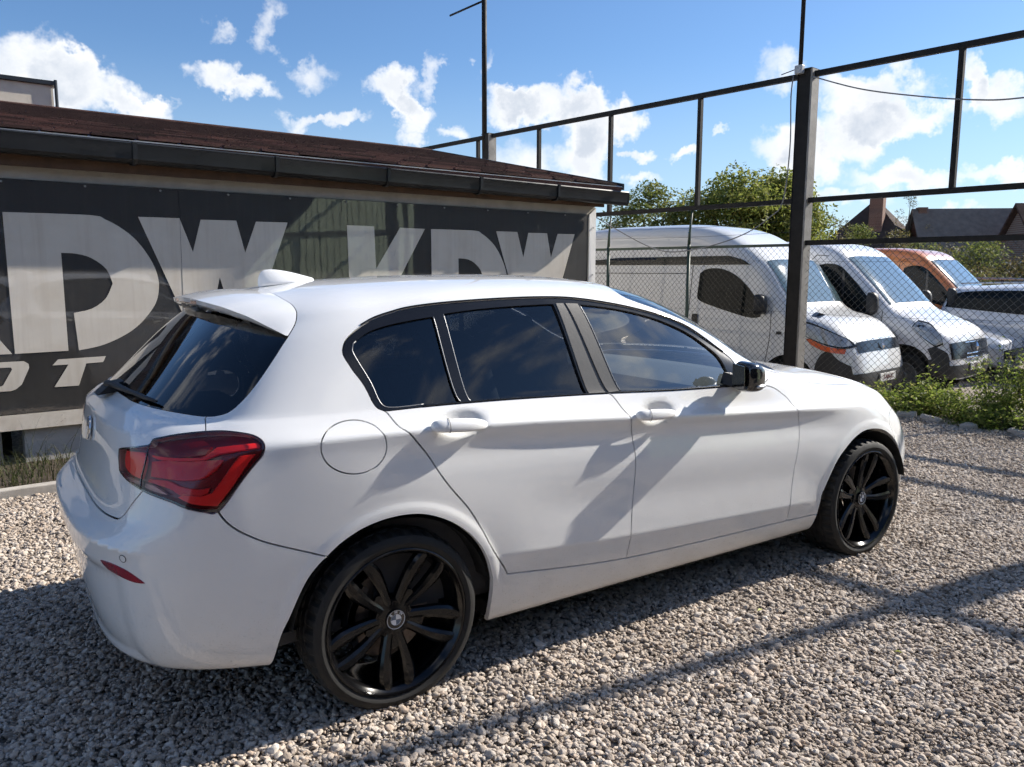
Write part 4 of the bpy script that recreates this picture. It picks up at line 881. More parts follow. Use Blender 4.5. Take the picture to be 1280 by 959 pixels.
# ------------------------------------------------------------------ car details
def tyre_mat():
    k=newmat('tyre_rubber'); co=k.n('ShaderNodeTexCoord').outputs['Object']
    f=k.noise(co,14,5,.65); c=k.mixc(k.rng(f,.35,.75),(.007,.007,.007),(.020,.019,.018))
    return finish(k,pbsdf(k,c,k.rng(f,.3,.7,.62,.85),normal=bump(k,k.noise(co,240,3,.6),.25,.002)))
tyre_mat()
simple('wheel_black',(.0035,.0035,.004),.14,0,.0,var=.3,vscale=20,rvar=.03,spec=.42)
simple('brake_steel',(.20,.17,.15),.45,.8,var=.3,vscale=30); simple('caliper',(.05,.05,.055),.5,.4)
simple('tyre_letter',(.10,.10,.10),.6)
def make_wheel(car,xc,rot,side):
    s=-1 if side=='R' else 1
    yo=.872                                    # outer sidewall plane
    root=empty('wheel',(xc,0,.315),0,car)
    def Y(o): return s*(yo-o)                  # o: distance in from the outer face
    def fin(mb,name,mat,auto=None,smooth=True):
        o=mb.build(name,mat,root,smooth=smooth and not auto,auto=auto); return o
    # tyre: sidewalls, shoulder and tread with three ring grooves and sipes
    prof=[(.246,Y(.030)),(.252,Y(.012)),(.262,Y(.004)),(.276,Y(.000)),(.290,Y(.003)),(.3005,Y(.011)),(.3045,Y(.020)),(.3080,Y(.030)),(.3105,Y(.045)),(.3115,Y(.058)),(.305,Y(.060)),(.305,Y(.067)),(.3125,Y(.069)),
          (.313,Y(.095)),(.306,Y(.097)),(.306,Y(.106)),(.3132,Y(.108)),(.3132,Y(.132)),(.306,Y(.134)),(.306,Y(.143)),(.313,Y(.145)),(.3125,Y(.172)),(.305,Y(.174)),(.305,Y(.182)),(.3115,Y(.184)),(.309,Y(.205)),(.3045,Y(.222)),(.290,Y(.238)),(.262,Y(.238)),(.246,Y(.215))]
    NS=210
    def rf(r,h,i):
        o=yo-s*h
        if r>.3035 and (.018<o<.059 or .183<o<.226): return r-(.0075 if i%5<2 else 0)
        if r>.311: return r-(.006 if i%6==(int(o*60)%6) else 0)
        return r
    m=MB(); m.lathe(prof,NS,rfun=rf); fin(m,'tyre','tyre_rubber',auto=26)
    # rim barrel and lip
    m=MB(); m.lathe([(.250,Y(.012)),(.2565,Y(.006)),(.2575,Y(.004)),(.2545,Y(.002)),(.249,Y(.004)),(.245,Y(.012)),(.238,Y(.020)),(.232,Y(.030)),(.229,Y(.05)),(.222,Y(.10)),(.214,Y(.17)),(.222,Y(.205)),(.245,Y(.22))],96)
    fin(m,'rim','wheel_black',auto=40)
    # five pairs of arms
    for q in range(5):
        a0=rot+q*2*math.pi/5; ca,sa=math.cos(a0),math.sin(a0); mb=MB()
        def P(r,t,o): return (r*ca-t*sa, Y(o), r*sa+t*ca)
        for sg in (-1,1):
            st=[(.046,.015,.016,.047),(.080,.0245,.0155,.042),(.115,.0335,.0170,.035),(.150,.0405,.0200,.028),(.185,.0445,.0225,.021),(.215,.0440,.0215,.016),(.243,.0400,.0150,.016)]
            V=[];F=[]
            for (r,t,hw,o) in st:
                tt=sg*t
                sec=[(tt-sg*hw,o+.030),(tt-sg*hw,o+.006),(tt-sg*hw*.45,o),(tt+sg*hw*.55,o+.001),(tt+sg*hw,o+.009),(tt+sg*hw,o+.032)]
                V+=[P(r,a,b) for a,b in sec]
            n=6
            for i in range(len(st)-1): F+=[(i*n+j,i*n+(j+1)%n,(i+1)*n+(j+1)%n,(i+1)*n+j) for j in range(n)]
            F+=[tuple(range(n)),tuple((len(st)-1)*n+j for j in range(n))]
            mb.add(V,F)
        # web joining the pair at the hub
        V=[P(.05,-.026,.050),P(.05,.026,.050),P(.105,.012,.046),P(.112,0,.046),P(.105,-.012,.046)]
        mb.poly(V,(0,-s*.012,0))
        fin(mb,'spoke','wheel_black',auto=28)
    m=MB(); m.lathe([(.0,Y(.036)),(.03,Y(.036)),(.0345,Y(.038)),(.036,Y(.043)),(.050,Y(.046)),(.068,Y(.050)),(.072,Y(.058)),(.072,Y(.10))],48); fin(m,'hub','wheel_black',auto=40)
    for q in range(5):
        a=rot+math.pi/5+q*2*math.pi/5; m=MB(); c=Vector((.054*math.cos(a),0,.054*math.sin(a)))
        m.lathe([(.0,Y(.049)),(.006,Y(.049)),(.0065,Y(.046)),(.0095,Y(.0455)),(.0105,Y(.048)),(.0105,Y(.06))],6,c=c); fin(m,'wheel_bolt','wheel_black',auto=30)
    # roundel: black ring, quartered centre
    m=MB(); N=48
    def ring(r0,r1,o,a0,a1,mi,n):
        V=[];F=[]
        for i in range(n+1):
            a=a0+(a1-a0)*i/n; V+=[(r0*math.cos(a),Y(o),r0*math.sin(a)),(r1*math.cos(a),Y(o-.0006),r1*math.sin(a))]
        F=[(2*i,2*i+1,2*i+3,2*i+2) for i in range(n)]; m.add(V,F,mi)
    ring(.0,.0335,.0345,0,2*math.pi,0,48)
    for i in range(4): ring(.0005,.0185,.0335,i*math.pi/2,(i+1)*math.pi/2,1+i%2,12)
    ring(.0185,.0198,.0333,0,2*math.pi,1,48); ring(.0318,.0335,.0333,0,2*math.pi,1,48)
    fin(m,'roundel',[MATS['black_gloss'],MATS['badge_white'],MATS['badge_blue']],smooth=False)
    for ch,an in (('B',135),('M',90),('W',45)):
        t=text_mesh('roundel_letter',ch,.014,'badge_white',root,.0004,bold=.0003); a=R_(an) if s<0 else R_(180-an)
        M3=Matrix(((s*-1,0,0),(0,0,s),(0,1,0))) # glyph x -> wheel x, glyph y -> z
        x=Vector((1 if s<0 else -1,0,0)); z=Vector((0,0,1)); ta=R_(90)-R_(an)
        gx=x*math.cos(ta)-z*math.sin(ta); gy=x*math.sin(ta)+z*math.cos(ta); gn=gx.cross(gy); c=(x*math.cos(R_(an))+z*math.sin(R_(an)))*.0258
        t.matrix_local=Matrix(((gx.x,gy.x,gn.x,c.x),(gx.y,gy.y,gn.y,Y(.0328)),(gx.z,gy.z,gn.z,c.z),(0,0,0,1)))
    m=MB(); m.lathe([(.07,Y(.105)),(.155,Y(.105)),(.155,Y(.125)),(.07,Y(.125))],64); fin(m,'brake_disc','brake_steel',auto=40)
    m=MB()
    for i in range(9):
        a=R_(140+i*7)
        m.box((.145*math.cos(a),Y(.105),.145*math.sin(a)),(.012,.032,.035),Matrix.Rotation(-a,3,'Y'))
    fin(m,'brake_caliper','caliper',smooth=False)
    # wheel-well liner
    m=MB(); V=[];F=[]; n=28
    rr=.366
    for i in range(n+1):
        a=R_(12)+R_(160)*i/n
        for o in (.016,.30): V.append((rr*math.cos(a),Y(o),rr*math.sin(a)*.985))
    F=[(2*i,2*i+1,2*i+3,2*i+2) for i in range(n)]
    m.add(V,F)
    V=[(rr*math.cos(R_(12)+R_(160)*i/n),Y(.30),rr*math.sin(R_(12)+R_(160)*i/n)*.985) for i in range(n+1)]+[(0,Y(.30),-.1)]
    m.add(V,[(i,i+1,n+1) for i in range(n)])
    o=m.build('wheel_well','liner_black',car,smooth=True,fix=False); o.location=(xc,0,.315)
    return root
def handle(car,x0,z0,side):
    s=-1 if side=='R' else 1
    u,v=xz_uv(x0,z0); 
    def pt(x,z,out):
        a,b=xz_uv(x,z); p=S(np.array(a),np.array(b)); n=SN(np.array(a),np.array(b)); q=p+n*out; return (q[0],q[1] if s<0 else -q[1],q[2])
    st=[(-.112,.008,.006,.008),(-.106,.020,.0135,.010),(-.08,.029,.0155,.0105),(-.03,.031,.0155,.0105),(.02,.031,.0150,.0105),(.06,.028,.0135,.010),(.095,.019,.0105,.008),(.112,.007,.004,.005)]
    V=[];F=[];n=10
    for (dx,out,hz,ho) in st:
        sl=-.055*dx
        for j in range(n):
            a=2*math.pi*j/n; V.append(pt(x0+dx,z0+sl+hz*math.sin(a),out+ho*math.cos(a)))
    for i in range(len(st)-1): F+=[(i*n+j,i*n+(j+1)%n,(i+1)*n+(j+1)%n,(i+1)*n+j) for j in range(n)]
    F+=[tuple(range(n)),tuple((len(st)-1)*n+j for j in range(n))]
    m=MB().add(V,F); h=m.build('door_handle','white_paint',car,smooth=True)
    md=h.modifiers.new('s','SUBSURF'); md.levels=md.render_levels=1
    g=MB(); g.tube([pt(x0-.055,z0+.003+.0160*math.cos(a),.030+.0110*math.sin(a)) for a in np.linspace(0,2*math.pi,17)],.0009,5); g.build('handle_seam','black_trim',h,smooth=True)
    return h
def mirrors(car,side):
    s=-1 if side=='R' else 1
    # housing: rounded pod, wide across the car, flat rear face with the glass
    secs=[]
    for (t,w0,w1,z0,z1) in [(-.055,.875,.955,.992,1.098),(-.050,.864,.967,.982,1.108),(-.032,.856,.976,.974,1.113),(0,.853,.979,.970,1.110),(.032,.857,.975,.972,1.098),(.058,.866,.962,.979,1.080),(.076,.885,.938,.993,1.055),(.083,.903,.92,1.008,1.036)]:
        c=((w0+w1)/2,(z0+z1)/2); a=(w1-w0)/2; b=(z1-z0)/2; sec=[]
        for j in range(20):
            q=2*math.pi*j/20; e=.55; cx=abs(math.cos(q))**e*math.copysign(1,math.cos(q)); cz=abs(math.sin(q))**e*math.copysign(1,math.sin(q))
            sec.append((1.672+t-.20*(c[0]+a*cx-.86)*.6,s*(c[0]+a*cx),c[1]+b*cz-.05*(cx>0)*cz*b))
        secs.append(sec)
    V,F=loft(secs); m=MB().add(V,F); h=m.build('door_mirror','black_gloss',car,smooth=True)
    md=h.modifiers.new('s','SUBSURF'); md.levels=md.render_levels=1
    # indicator strip round the outer edge
    m=MB(); pts=[]
    for i in range(9):
        t=i/8; pts.append((1.640+.105*t**1.1,s*(.9795-.16*max(0,t-.45)**1.7*1.8),1.003+.004*t))
    m.tube(pts,[.004]+[.0065]*7+[.003],8); m.build('indicator_strip','silver_plastic',h,smooth=True)
    m=MB(); m.poly([(1.597,s*.882,.995),(1.580,s*.958,.995),(1.578,s*.964,1.03),(1.578,s*.960,1.095),(1.597,s*.880,1.10)],(-.003,0,0)); m.build('mirror_glass','black_gloss',h)
    m=MB(); m.add(*loft([[(1.62,s*.79,1.0),(1.80,s*.785,.985),(1.80,s*.785,1.03),(1.64,s*.79,1.05)],[(1.64,s*.87,.99),(1.72,s*.87,.985),(1.72,s*.87,1.02),(1.65,s*.87,1.035)]])); m.build('mirror_foot','black_plastic',h)
simple('seal_glint',(.22,.225,.23),.35,.4)  # light grey for the reflection line painted along the window rubber
def uvline(P,off,side,step=.02):
    q=catmull([np.array(p)*np.array([SX,SY]) for p in P],step)/np.array([SX,SY]); p=SD(q[:,0],q[:,1])+SN(q[:,0],q[:,1])*off
    if side=='L': p=p*np.array([1,-1,1.])
    return [tuple(x) for x in p]
def car_details(car):
    A=CARUV; dl=A['dlo']; bl=A['belt']
    outer=list(dl)+[p for p in bl[::-1][1:-1]]
    for sd_ in 'RL':
        tr=uvpatch('window_surround',outer,'black_trim',car,off=-.003,inset=.001,flange=.016,side=sd_,holes=[A['qglass'],A['rglass'],A['fglass']])
        for nm,key,mt in (('quarter_window','qglass','privacy_glass'),('rear_door_window','rglass','privacy_glass'),('front_door_window','fglass','clear_glass')):
            uvpatch(nm,A[key],mt,car,off=-.012,side=sd_)
        for key in ('bpil','bpil2'): uvpatch('pillar_cover',A[key],'pillar_film',tr,off=-.0005,flange=.002,side=sd_)
        q=A['qglass']; r=A['rglass']
        for L in ([q[-3],q[-2],q[-1],q[0],q[1]],[r[-1],r[0]],[q[5],q[6]]):
            m=MB(); m.tube(uvline(L,-.004,sd_),.0022,6); m.build('window_seal_glint','seal_glint',tr,smooth=True)  # grey tubes imitate the bright reflection on the black rubber edges
        f=A['fglass']; m=MB(); m.tube(uvline([f[-1],f[0]],-.004,sd_),.002,6); m.build('window_seal_glint','seal_glint',tr,smooth=True)
        m=MB(); m.tube(uvline([(a,b+.10) for a,b in bl[1:]],.001,sd_),.0032,6); m.build('belt_strip','black_trim',tr,smooth=True)
        # rail moulding above the windows
        m=MB(); m.tube(uvline([(a,b+.10) for a,b in dl[7:20]],.0005,sd_),.0034,6); m.build('roof_moulding','black_gloss',tr,smooth=True)
    # ---- tail lamps: dark tub, light guides, outer lens
    for sd_ in 'RL':
        lens=uvpatch('tail_lamp',A['lampo'],'lens_red',car,off=.004,flange=.03,side=sd_)
        uvpatch('lamp_tub',A['lampo'],'lamp_dark',lens,off=-.020,side=sd_)
        for key,mt,of in (('lp_bar','lamp_red',-.006),('lp_leg','lamp_red',-.006),('lp_bulge','lamp_deep',-.009),('lp_low','lamp_deep',-.011),('lp_in','lamp_red',-.009),('lp_rev','lamp_rev',-.006),('lp_rev2','lamp_rev',-.006),('lp_dark','lamp_dark',-.010)):
            uvpatch('light_guide',A[key],mt,lens,off=of,flange=.008,side=sd_)
        c=np.array(A['lampo']); cc=c.mean(0); inn=[tuple(cc+(p-cc)*np.array([.972,.95])) for p in c]
        uvpatch('lamp_bezel',A['lampo'],'lamp_rim',lens,off=.0048,side=sd_,holes=[inn])
        m=MB(); m.tube(uvline(A['lampsplit'],.004,sd_),.0028,6); m.build('lamp_split','lamp_rim',lens,smooth=True)
        uvpatch('bumper_reflector',A['refl'],'reflector_red',car,off=.003,flange=.006,side=sd_)
        pu,pv=A['pdc'][0]
        ring=[(pu+.056*math.cos(a),pv+.115*math.sin(a)) for a in np.linspace(0,2*math.pi,17)[:-1]]
        pd=uvpatch('parking_sensor',ring,'white_paint',car,off=.0015,flange=.004,side=sd_,step=.006)
        m=MB(); m.tube(uvline(ring+[ring[0]],.0012,sd_,.008),.0011,5); m.build('sensor_ring','black_trim',pd,smooth=True)
        handle(car,.233,.966,sd_); handle(car,1.155,.915,sd_)
        mirrors(car,sd_)
    # ---- roof spoiler with high brake light
    rs=np.array([(3.05,18),(3.15,17.6),(3.45,17)]+A['roofspoil'][1:]); q=catmull(list(rs*np.array([SX,SY])),.03)/np.array([SX,SY]); F0=SD(q[:,0],q[:,1]); F0[0,1]=0
    w=-F0[:,1]; t=w/w[-1]
    te=np.array([(0,-.462,1.392),(.2,-.457,1.390),(.40,-.447,1.383),(.62,-.412,1.368),(.80,-.360,1.340),(.93,-.305,1.302),(1.0,-.275,1.281)])
    TX=np.interp(t,te[:,0],te[:,1]); TZ=np.interp(t,te[:,0],te[:,2]); n=len(t); rows=[]
    for kf in (0,.25,.5,.75,.93,1.0):
        crown=.010*math.sin(math.pi*min(1,kf))*(1-t**4)
        rows.append(np.c_[F0[:,0]+(TX-F0[:,0])*kf, -w*(1-.03*kf*(1-t)), F0[:,2]+(TZ-F0[:,2])*kf+crown+.001])
    th=.026*(1-t**6)+.002
    rows.append(np.c_[TX+.004,-w*.97,TZ-th*.55]); rows.append(np.c_[TX+.020,-w*.97,TZ-th]); rows.append(np.c_[TX+.085,-w*.965,TZ-th-.012*(1-t)])
    R=np.array(rows); R[:,0,1]=0; V=[];F=[]
    full=np.concatenate([R[:,::-1]*np.array([1,1,1]),R[:,1:]*np.array([1,-1,1])],1); mcol=full.shape[1]; V=full.reshape(-1,3)
    F=[(i*mcol+j,i*mcol+j+1,(i+1)*mcol+j+1,(i+1)*mcol+j) for i in range(len(R)-1) for j in range(mcol-1)]
    o=MB().add(V,F).build('roof_spoiler','white_paint',car,auto=35)
    m=MB(); bw=.17
    pts=[( -.4575+.02*(y/.2)**2*.3,y) for y in np.linspace(-bw,bw,13)]
    V=[]
    for x,y in pts: V+=[(x+.000,y,1.3835),(x+.003,y,1.3715),(x+.05,y,1.3715),(x+.05,y,1.3835)]
    F=[(4*i+j,4*i+(j+1)%4,4*i+4+(j+1)%4,4*i+4+j) for i in range(12) for j in range(4)]+[(0,1,2,3),(48,51,50,49)]
    MB().add(V,F).build('high_brake_light','reflector_red',o)
    # ---- aerial fin
    secs=[]
    for (x,hw,z,h) in [(-.175,.004,1.437,.010),(-.165,.013,1.438,.052),(-.14,.022,1.440,.060),(-.10,.030,1.443,.056),(-.05,.033,1.449,.042),(0,.026,1.454,.024),(.035,.014,1.458,.010),(.055,.003,1.46,.003)]:
        secs.append([(x+(.018 if f>.5 else 0)*-.2,hw*c,z-.012+(h+.012)*f) for c,f in ((1,0),(.8,.3),(.45,.65),(.2,.9),(0,1),(-.2,.9),(-.45,.65),(-.8,.3),(-1,0))])
    V,F=loft(secs); o=MB().add(V,F).build('aerial_fin','white_paint',car,smooth=True); md=o.modifiers.new('s','SUBSURF'); md.levels=md.render_levels=2
    # ---- rear wiper
    def sp(u,v,off): p=SD(np.array(u),np.array(v))+SN(np.array(u),np.array(v))*off; return Vector(p)
    m=MB(); 
    c0=Vector((-.722,0,1.058)); 
    m.add(*loft([[(-.775,.05,1.05),(-.775,-.05,1.05),(-.735,-.055,1.085),(-.735,.055,1.085)],[(-.70,.05,1.06),(-.70,-.05,1.06),(-.685,-.045,1.095),(-.685,.045,1.095)]]))
    arm=[(-.735,.0,1.085),(-.722,-.07,1.088),(-.705,-.16,1.083),(-.688,-.25,1.079),(-.668,-.33,1.077)]
    m.tube(arm,[.014,.013,.010,.008,.006],8)
    o=m.build('rear_wiper','black_plastic',car,auto=40)
    bl_=[tuple(sp(u,v,.012)) for u,v in ((.4,11.15),(.8,11.2),(1.2,11.22),(1.6,11.22),(2.0,11.2),(2.4,11.17))]
    MB().tube(bl_,[.004]+[.0075]*4+[.004],6).build('wiper_blade','black_plastic',o,smooth=True)
    # ---- tailgate roundel
    n=SN(np.array(.0),np.array(8.55)); p=SD(np.array(.0),np.array(8.55))
    nv=Vector((n[0],0,n[2])).normalized(); uz=Vector((0,1,0)).cross(nv); uz=-uz if uz.z<0 else uz; ux=Vector((0,-1,0)); c=Vector((p[0],0,p[2]))+nv*.004
    m=MB()
    def disc(r0,r1,h,a0,a1,mi,k):
        V=[];
        for i in range(k+1):
            a=a0+(a1-a0)*i/k
            for r in (r0,r1): V.append(c+(ux*math.cos(a)+uz*math.sin(a))*r+nv*h)
        m.add(V,[(2*i,2*i+1,2*i+3,2*i+2) for i in range(k)],mi)
    disc(0,.041,.006,0,2*math.pi,0,48)
    for i in range(4): disc(.0005,.0235,.0068,i*math.pi/2,(i+1)*math.pi/2,1+i%2,12)
    disc(.0235,.0250,.007,0,2*math.pi,3,48); disc(.039,.0412,.0075,0,2*math.pi,3,48)
    m.tube([c+(ux*math.cos(a)+uz*math.sin(a))*.041+nv*.003 for a in np.linspace(0,2*math.pi,41)],.004,6,mi=3)
    em=m.build('tailgate_roundel',[MATS['black_gloss'],MATS['badge_white'],MATS['badge_blue'],MATS['chrome']],car)
    for ch,an in (('B',135),('M',90),('W',45)):
        t=text_mesh('roundel_letter',ch,.0165,'badge_white',em,.0004,bold=.0004); ta=R_(90-an); gx=ux*math.cos(ta)-uz*math.sin(ta); gy=ux*math.sin(ta)+uz*math.cos(ta); gn=gx.cross(gy); cc=c+(ux*math.cos(R_(an))+uz*math.sin(R_(an)))*.032+nv*.0075
        t.matrix_local=Matrix(((gx.x,gy.x,gn.x,cc.x),(gx.y,gy.y,gn.y,cc.y),(gx.z,gy.z,gn.z,cc.z),(0,0,0,1)))
    # ---- wheels
    for sd_ in 'RL':
        make_wheel(car,0,R_(270),sd_); make_wheel(car,2.69,R_(296),sd_)
    # ---- front end: grille
    kid=[(20.15,5.0),(20.85,4.9),(20.85,8.2),(20.3,8.0),(20.05,6.6)]
    for sd_ in 'RL':
        g=uvpatch('kidney_grille',kid,'black_gloss',car,off=.004,side=sd_)
        uvpatch('lower_intake',[(18.6,1.4),(19.6,1.6),(19.5,3.2),(18.7,3.2)],'black_plastic',car,off=.004,side=sd_)
    # ---- under-body and sills
    m=MB(); m.box((1.38,0,.26),(1.82,.58,.03)); m.build('underbody','liner_black',car)
    m=MB(); m.box((1.345,0,.22),(.93,.785,.03)); m.build('floor_pan','liner_black',car)
    m=MB(); m.box((-.48,0,.42),(.12,.42,.04)); m.build('rear_valance','liner_black',car)
    # ---- cabin
    cab=MB()
    cab.box((.75,0,.30),(1.35,.74,.02)); cab.box((-.42,0,.62),(.22,.62,.32)); cab.build('cabin_floor','interior_dark',car)
    for s in (-1,1):
        m=MB(); 
        for x0,x1 in ((-.05,.86),(1.02,1.95)):
            m.poly([(x0,s*.775,.32),(x1,s*.775,.32),(x1,s*.765,.98),(x0,s*.765,.99)],(0,-s*.03,0))
        m.build('door_card','interior_dark',car)
    def seat(x,y,wd,rear=False):
        def sec(pts,hw,z=None): return pts
        m=MB(); h=wd/2
        def slab(c,hx,hy,hz,rx): 
            m.box(c,(hx,hy,hz),Matrix.Rotation(rx,3,'Y'),bev=min(hx,hz)*.8)
        slab((x+.02,y,.52),.26,h,.085,R_(-8)); slab((x-.30,y,.86),.075,h*.96,.35,R_(-20 if not rear else -24))
        if not rear:
            for s in(-1,1): slab((x-.25,y+s*h*.88,.84),.09,.05,.28,R_(-20)); slab((x+.03,y+s*h*.9,.57),.22,.05,.075,R_(-8))
        o=m.build('seat','seat_cloth',car,auto=50)
        k=MB(); k.box((x-.455,y,1.225),(.045,.125,.085),Matrix.Rotation(R_(-14),3,'Y'),bev=.035)
        for s in(-1,1): k.tube([(x-.42,y+s*.05,1.08),(x-.45,y+s*.05,1.20)],.007,6)
        k.build('headrest','seat_cloth',o,auto=50)
    seat(1.25,-.37,.50); seat(1.25,.37,.50); seat(.42,-.36,.62,True); seat(.42,.36,.62,True)
    m=MB(); V,F=loft([[(1.72,y,.60),(1.66,y,.80),(1.72,y,.95),(1.95,y,1.0),(2.15,y,.99),(2.15,y,.6)] for y in (-.74,-.3,0,.3,.74)]); m.add(V,F); m.build('dashboard','interior_dark',car,auto=50)
    m=MB(); 
    ax=Vector((-.9,0,.42)).normalized(); c=Vector((1.60,.37,.93)); e1=Vector((0,1,0)); e2=ax.cross(e1)
    m.tube([c+(e1*math.cos(a)+e2*math.sin(a))*.185 for a in np.linspace(0,2*math.pi,33)],.016,8)
    for a in (R_(0),R_(180),R_(270)): m.tube([c,c+(e1*math.cos(a)+e2*math.sin(a))*.18],[.035,.014],6)
    m.tube([c,c-ax*.18],.03,8); m.build('steering_wheel','interior_dark',car,smooth=True)
    m=MB(); m.box((1.25,0,.60),(.45,.11,.14),bev=.03); m.build('centre_console','interior_dark',car)
    m=MB(); m.tube([(1.62,0,1.37),(1.58,0,1.33)],.008,6); m.box((1.55,0,1.31),(.018,.115,.035),Matrix.Rotation(R_(20),3,'Y'),bev=.015); m.build('rear_view_mirror','interior_dark',car,auto=50)
    # lining under the roof skin and inside the pillars
    ua=np.linspace(4.9,10.5,50); va=np.linspace(14.2,18,16); a,b=np.meshgrid(ua,va,indexing='ij'); P=S(a,b)-SN(a,b)*.03; P[:,-1,1]=0
    n0,n1=P.shape[:2]; full=np.concatenate([P,(P[:,::-1]*np.array([1,-1,1]))[:,1:]],1); k=full.shape[1]
    mesh('headlining',full.reshape(-1,3),[(i*k+j,i*k+j+1,(i+1)*k+j+1,(i+1)*k+j) for i in range(n0-1) for j in range(k-1)],'headliner',car,smooth=True)
    for sd_ in (1,-1):
        ua=np.linspace(4.95,6.2,12); va=np.linspace(10.2,14.2,12); a,b=np.meshgrid(ua,va,indexing='ij'); P=S(a,b)-SN(a,b)*.03; P[...,1]*=sd_; n0,n1=P.shape[:2]
        mesh('pillar_trim',P.reshape(-1,3),[(i*n1+j,i*n1+j+1,(i+1)*n1+j+1,(i+1)*n1+j) for i in range(n0-1) for j in range(n1-1)],'interior_dark',car,smooth=True)
car=empty('hatchback_car'); tag(car,'white five-door hatchback with black wheels parked on the gravel','car')
build_body(car); car_details(car)
# ------------------------------------------------------------------ vehicles in the yard beyond the fence
paint('van_white',(.74,.75,.75),.35,1,.5); paint('van_white_b',(.78,.78,.79),.35,1,.3); paint('van_orange',(.66,.21,.055),.35,1,.2); paint('car_silver',(.46,.48,.52),.3,1,.2); paint('car_white',(.74,.75,.77),.3,1,.2)
simple('van_glass',(.005,.007,.007),.05,0,0,spec=.18); simple('van_screen',(.07,.11,.125),.06,0,1); simple('indicator_orange',(.75,.12,.02),.25,0,1); simple('lamp_glass',(.46,.48,.49),.12,.2,1); simple('plate_white',(.50,.50,.48),.5); simple('plate_red',(.10,.03,.03),.5); simple('hubcap_grey',(.20,.20,.20),.5,.3); simple('purple_band',(.05,.045,.10),.35,0,.5)
class Body:
    """solid swept from a side outline: half width grows from the centre line inwards, so nose, roof and tail are rounded"""
    def __init__(s,outline,W,p=3.2,tumble=(1.1,.06),step=.05):
        O=np.array(outline,float); s.W=W; s.p=p; s.tb=tumble
        pts=catmull(list(O)+[O[0]],step)[:-1]; s.O=pts[:,:2]; s.R=np.maximum(pts[:,2],.02)
        a=s.O; A2=((a[:,0]*np.roll(a[:,1],-1)-np.roll(a[:,0],-1)*a[:,1]).sum()); s.ccw=1 if A2>0 else -1
        t=np.roll(a,-1,0)-np.roll(a,1,0); n=np.c_[-t[:,1],t[:,0]]*s.ccw; s.N=n/(np.linalg.norm(n,axis=1,keepdims=True)+1e-9)
    def t(s,Q):
        Q=np.atleast_2d(Q); out=np.full(len(Q),1e9); A=s.O; B=np.roll(A,-1,0); D=B-A; L2=(D**2).sum(1)+1e-12; RB=np.roll(s.R,-1)
        for i in range(0,len(Q),800):
            q=Q[i:i+800,None]; h=np.clip(((q-A)*D).sum(-1)/L2,0,1); c=A+D*h[...,None]; d=np.sqrt(((q-c)**2).sum(-1)); r=s.R+(RB-s.R)*h; out[i:i+800]=(d/r).min(1)
        return np.clip(out,0,1)
    def y(s,Q):
        Q=np.atleast_2d(Q); t=s.t(Q); t=np.where(t<4e-4,0,t); w=s.W*(1-s.tb[1]*np.clip(Q[:,1]-s.tb[0],0,9)); return w*(1-(1-t)**s.p)**(1/s.p)
    def nrm(s,Q,h=.006):
        Q=np.atleast_2d(Q); gx=(s.y(Q+[h,0])-s.y(Q-[h,0]))/(2*h); gz=(s.y(Q+[0,h])-s.y(Q-[0,h]))/(2*h); n=np.c_[-gx,np.ones(len(Q)),-gz]; return n/np.linalg.norm(n,axis=1,keepdims=True)
    def cdt(s,outer,holes,pts,step):
        P=[];E=[]
        for L in [outer]+holes:
            b=len(P); n=len(L); P+=[Vector(q) for q in L]; E+=[(b+i,b+(i+1)%n) for i in range(n)]
        P+=[Vector(q) for q in pts]; vo,_,fo,*_r=delaunay_2d_cdt(P,E,[],0,1e-6); U=np.array([tuple(v) for v in vo]); T=np.array([f for f in fo if len(f)==3]); c=U[T].mean(1)
        ok=inpoly(c,outer)
        for h in holes: ok&=~inpoly(c,h)
        return U,T[ok]
    def shell(s,name,mat,parent,arches=(),grid=.08):
        pts=[]
        for tl in (.003,.012,.035,.08,.15,.25,.40,.60,.82,1.0):
            q=s.O+s.N*(s.R*tl)[:,None]; q=q[inpoly(q,s.O)]; tt=s.t(q); pts.append(q[np.abs(tt-tl)<.25*tl+.004])
        lo,hi=s.O.min(0),s.O.max(0); gx,gy=np.meshgrid(np.arange(lo[0],hi[0],grid),np.arange(lo[1],hi[1],grid)); g=np.c_[gx.ravel(),gy.ravel()]; g=g[inpoly(g,s.O)]; g=g[s.t(g)>.9]; pts=np.concatenate(pts+[g])
        H=[np.array([(cx+r*math.cos(a),cz+r*math.sin(a)) for a in np.linspace(0,2*math.pi,33)[:-1]]) for cx,cz,r in arches]
        for h in H: pts=pts[~inpoly(pts,h)]
        U,T=s.cdt(s.O,H,pts,grid) if not H else s.cdt_cut(H,pts,grid)
        yy=s.y(U); V=np.c_[U[:,0],yy,U[:,1]]; n=len(V); V2=V*np.array([1,-1,1]); 
        o=mesh(name,np.r_[V,V2],[tuple(t) for t in T]+[tuple(n+i for i in t[::-1]) for t in T],mat,parent)
        bm=bmesh.new(); bm.from_mesh(o.data); bmesh.ops.remove_doubles(bm,verts=bm.verts,dist=.0004); bmesh.ops.recalc_face_normals(bm,faces=bm.faces)
        for f in bm.faces: f.smooth=True
        for e in bm.edges:
            if len(e.link_faces)==2 and e.calc_face_angle(0)>R_(55): e.smooth=False
        bm.to_mesh(o.data); bm.free(); return o
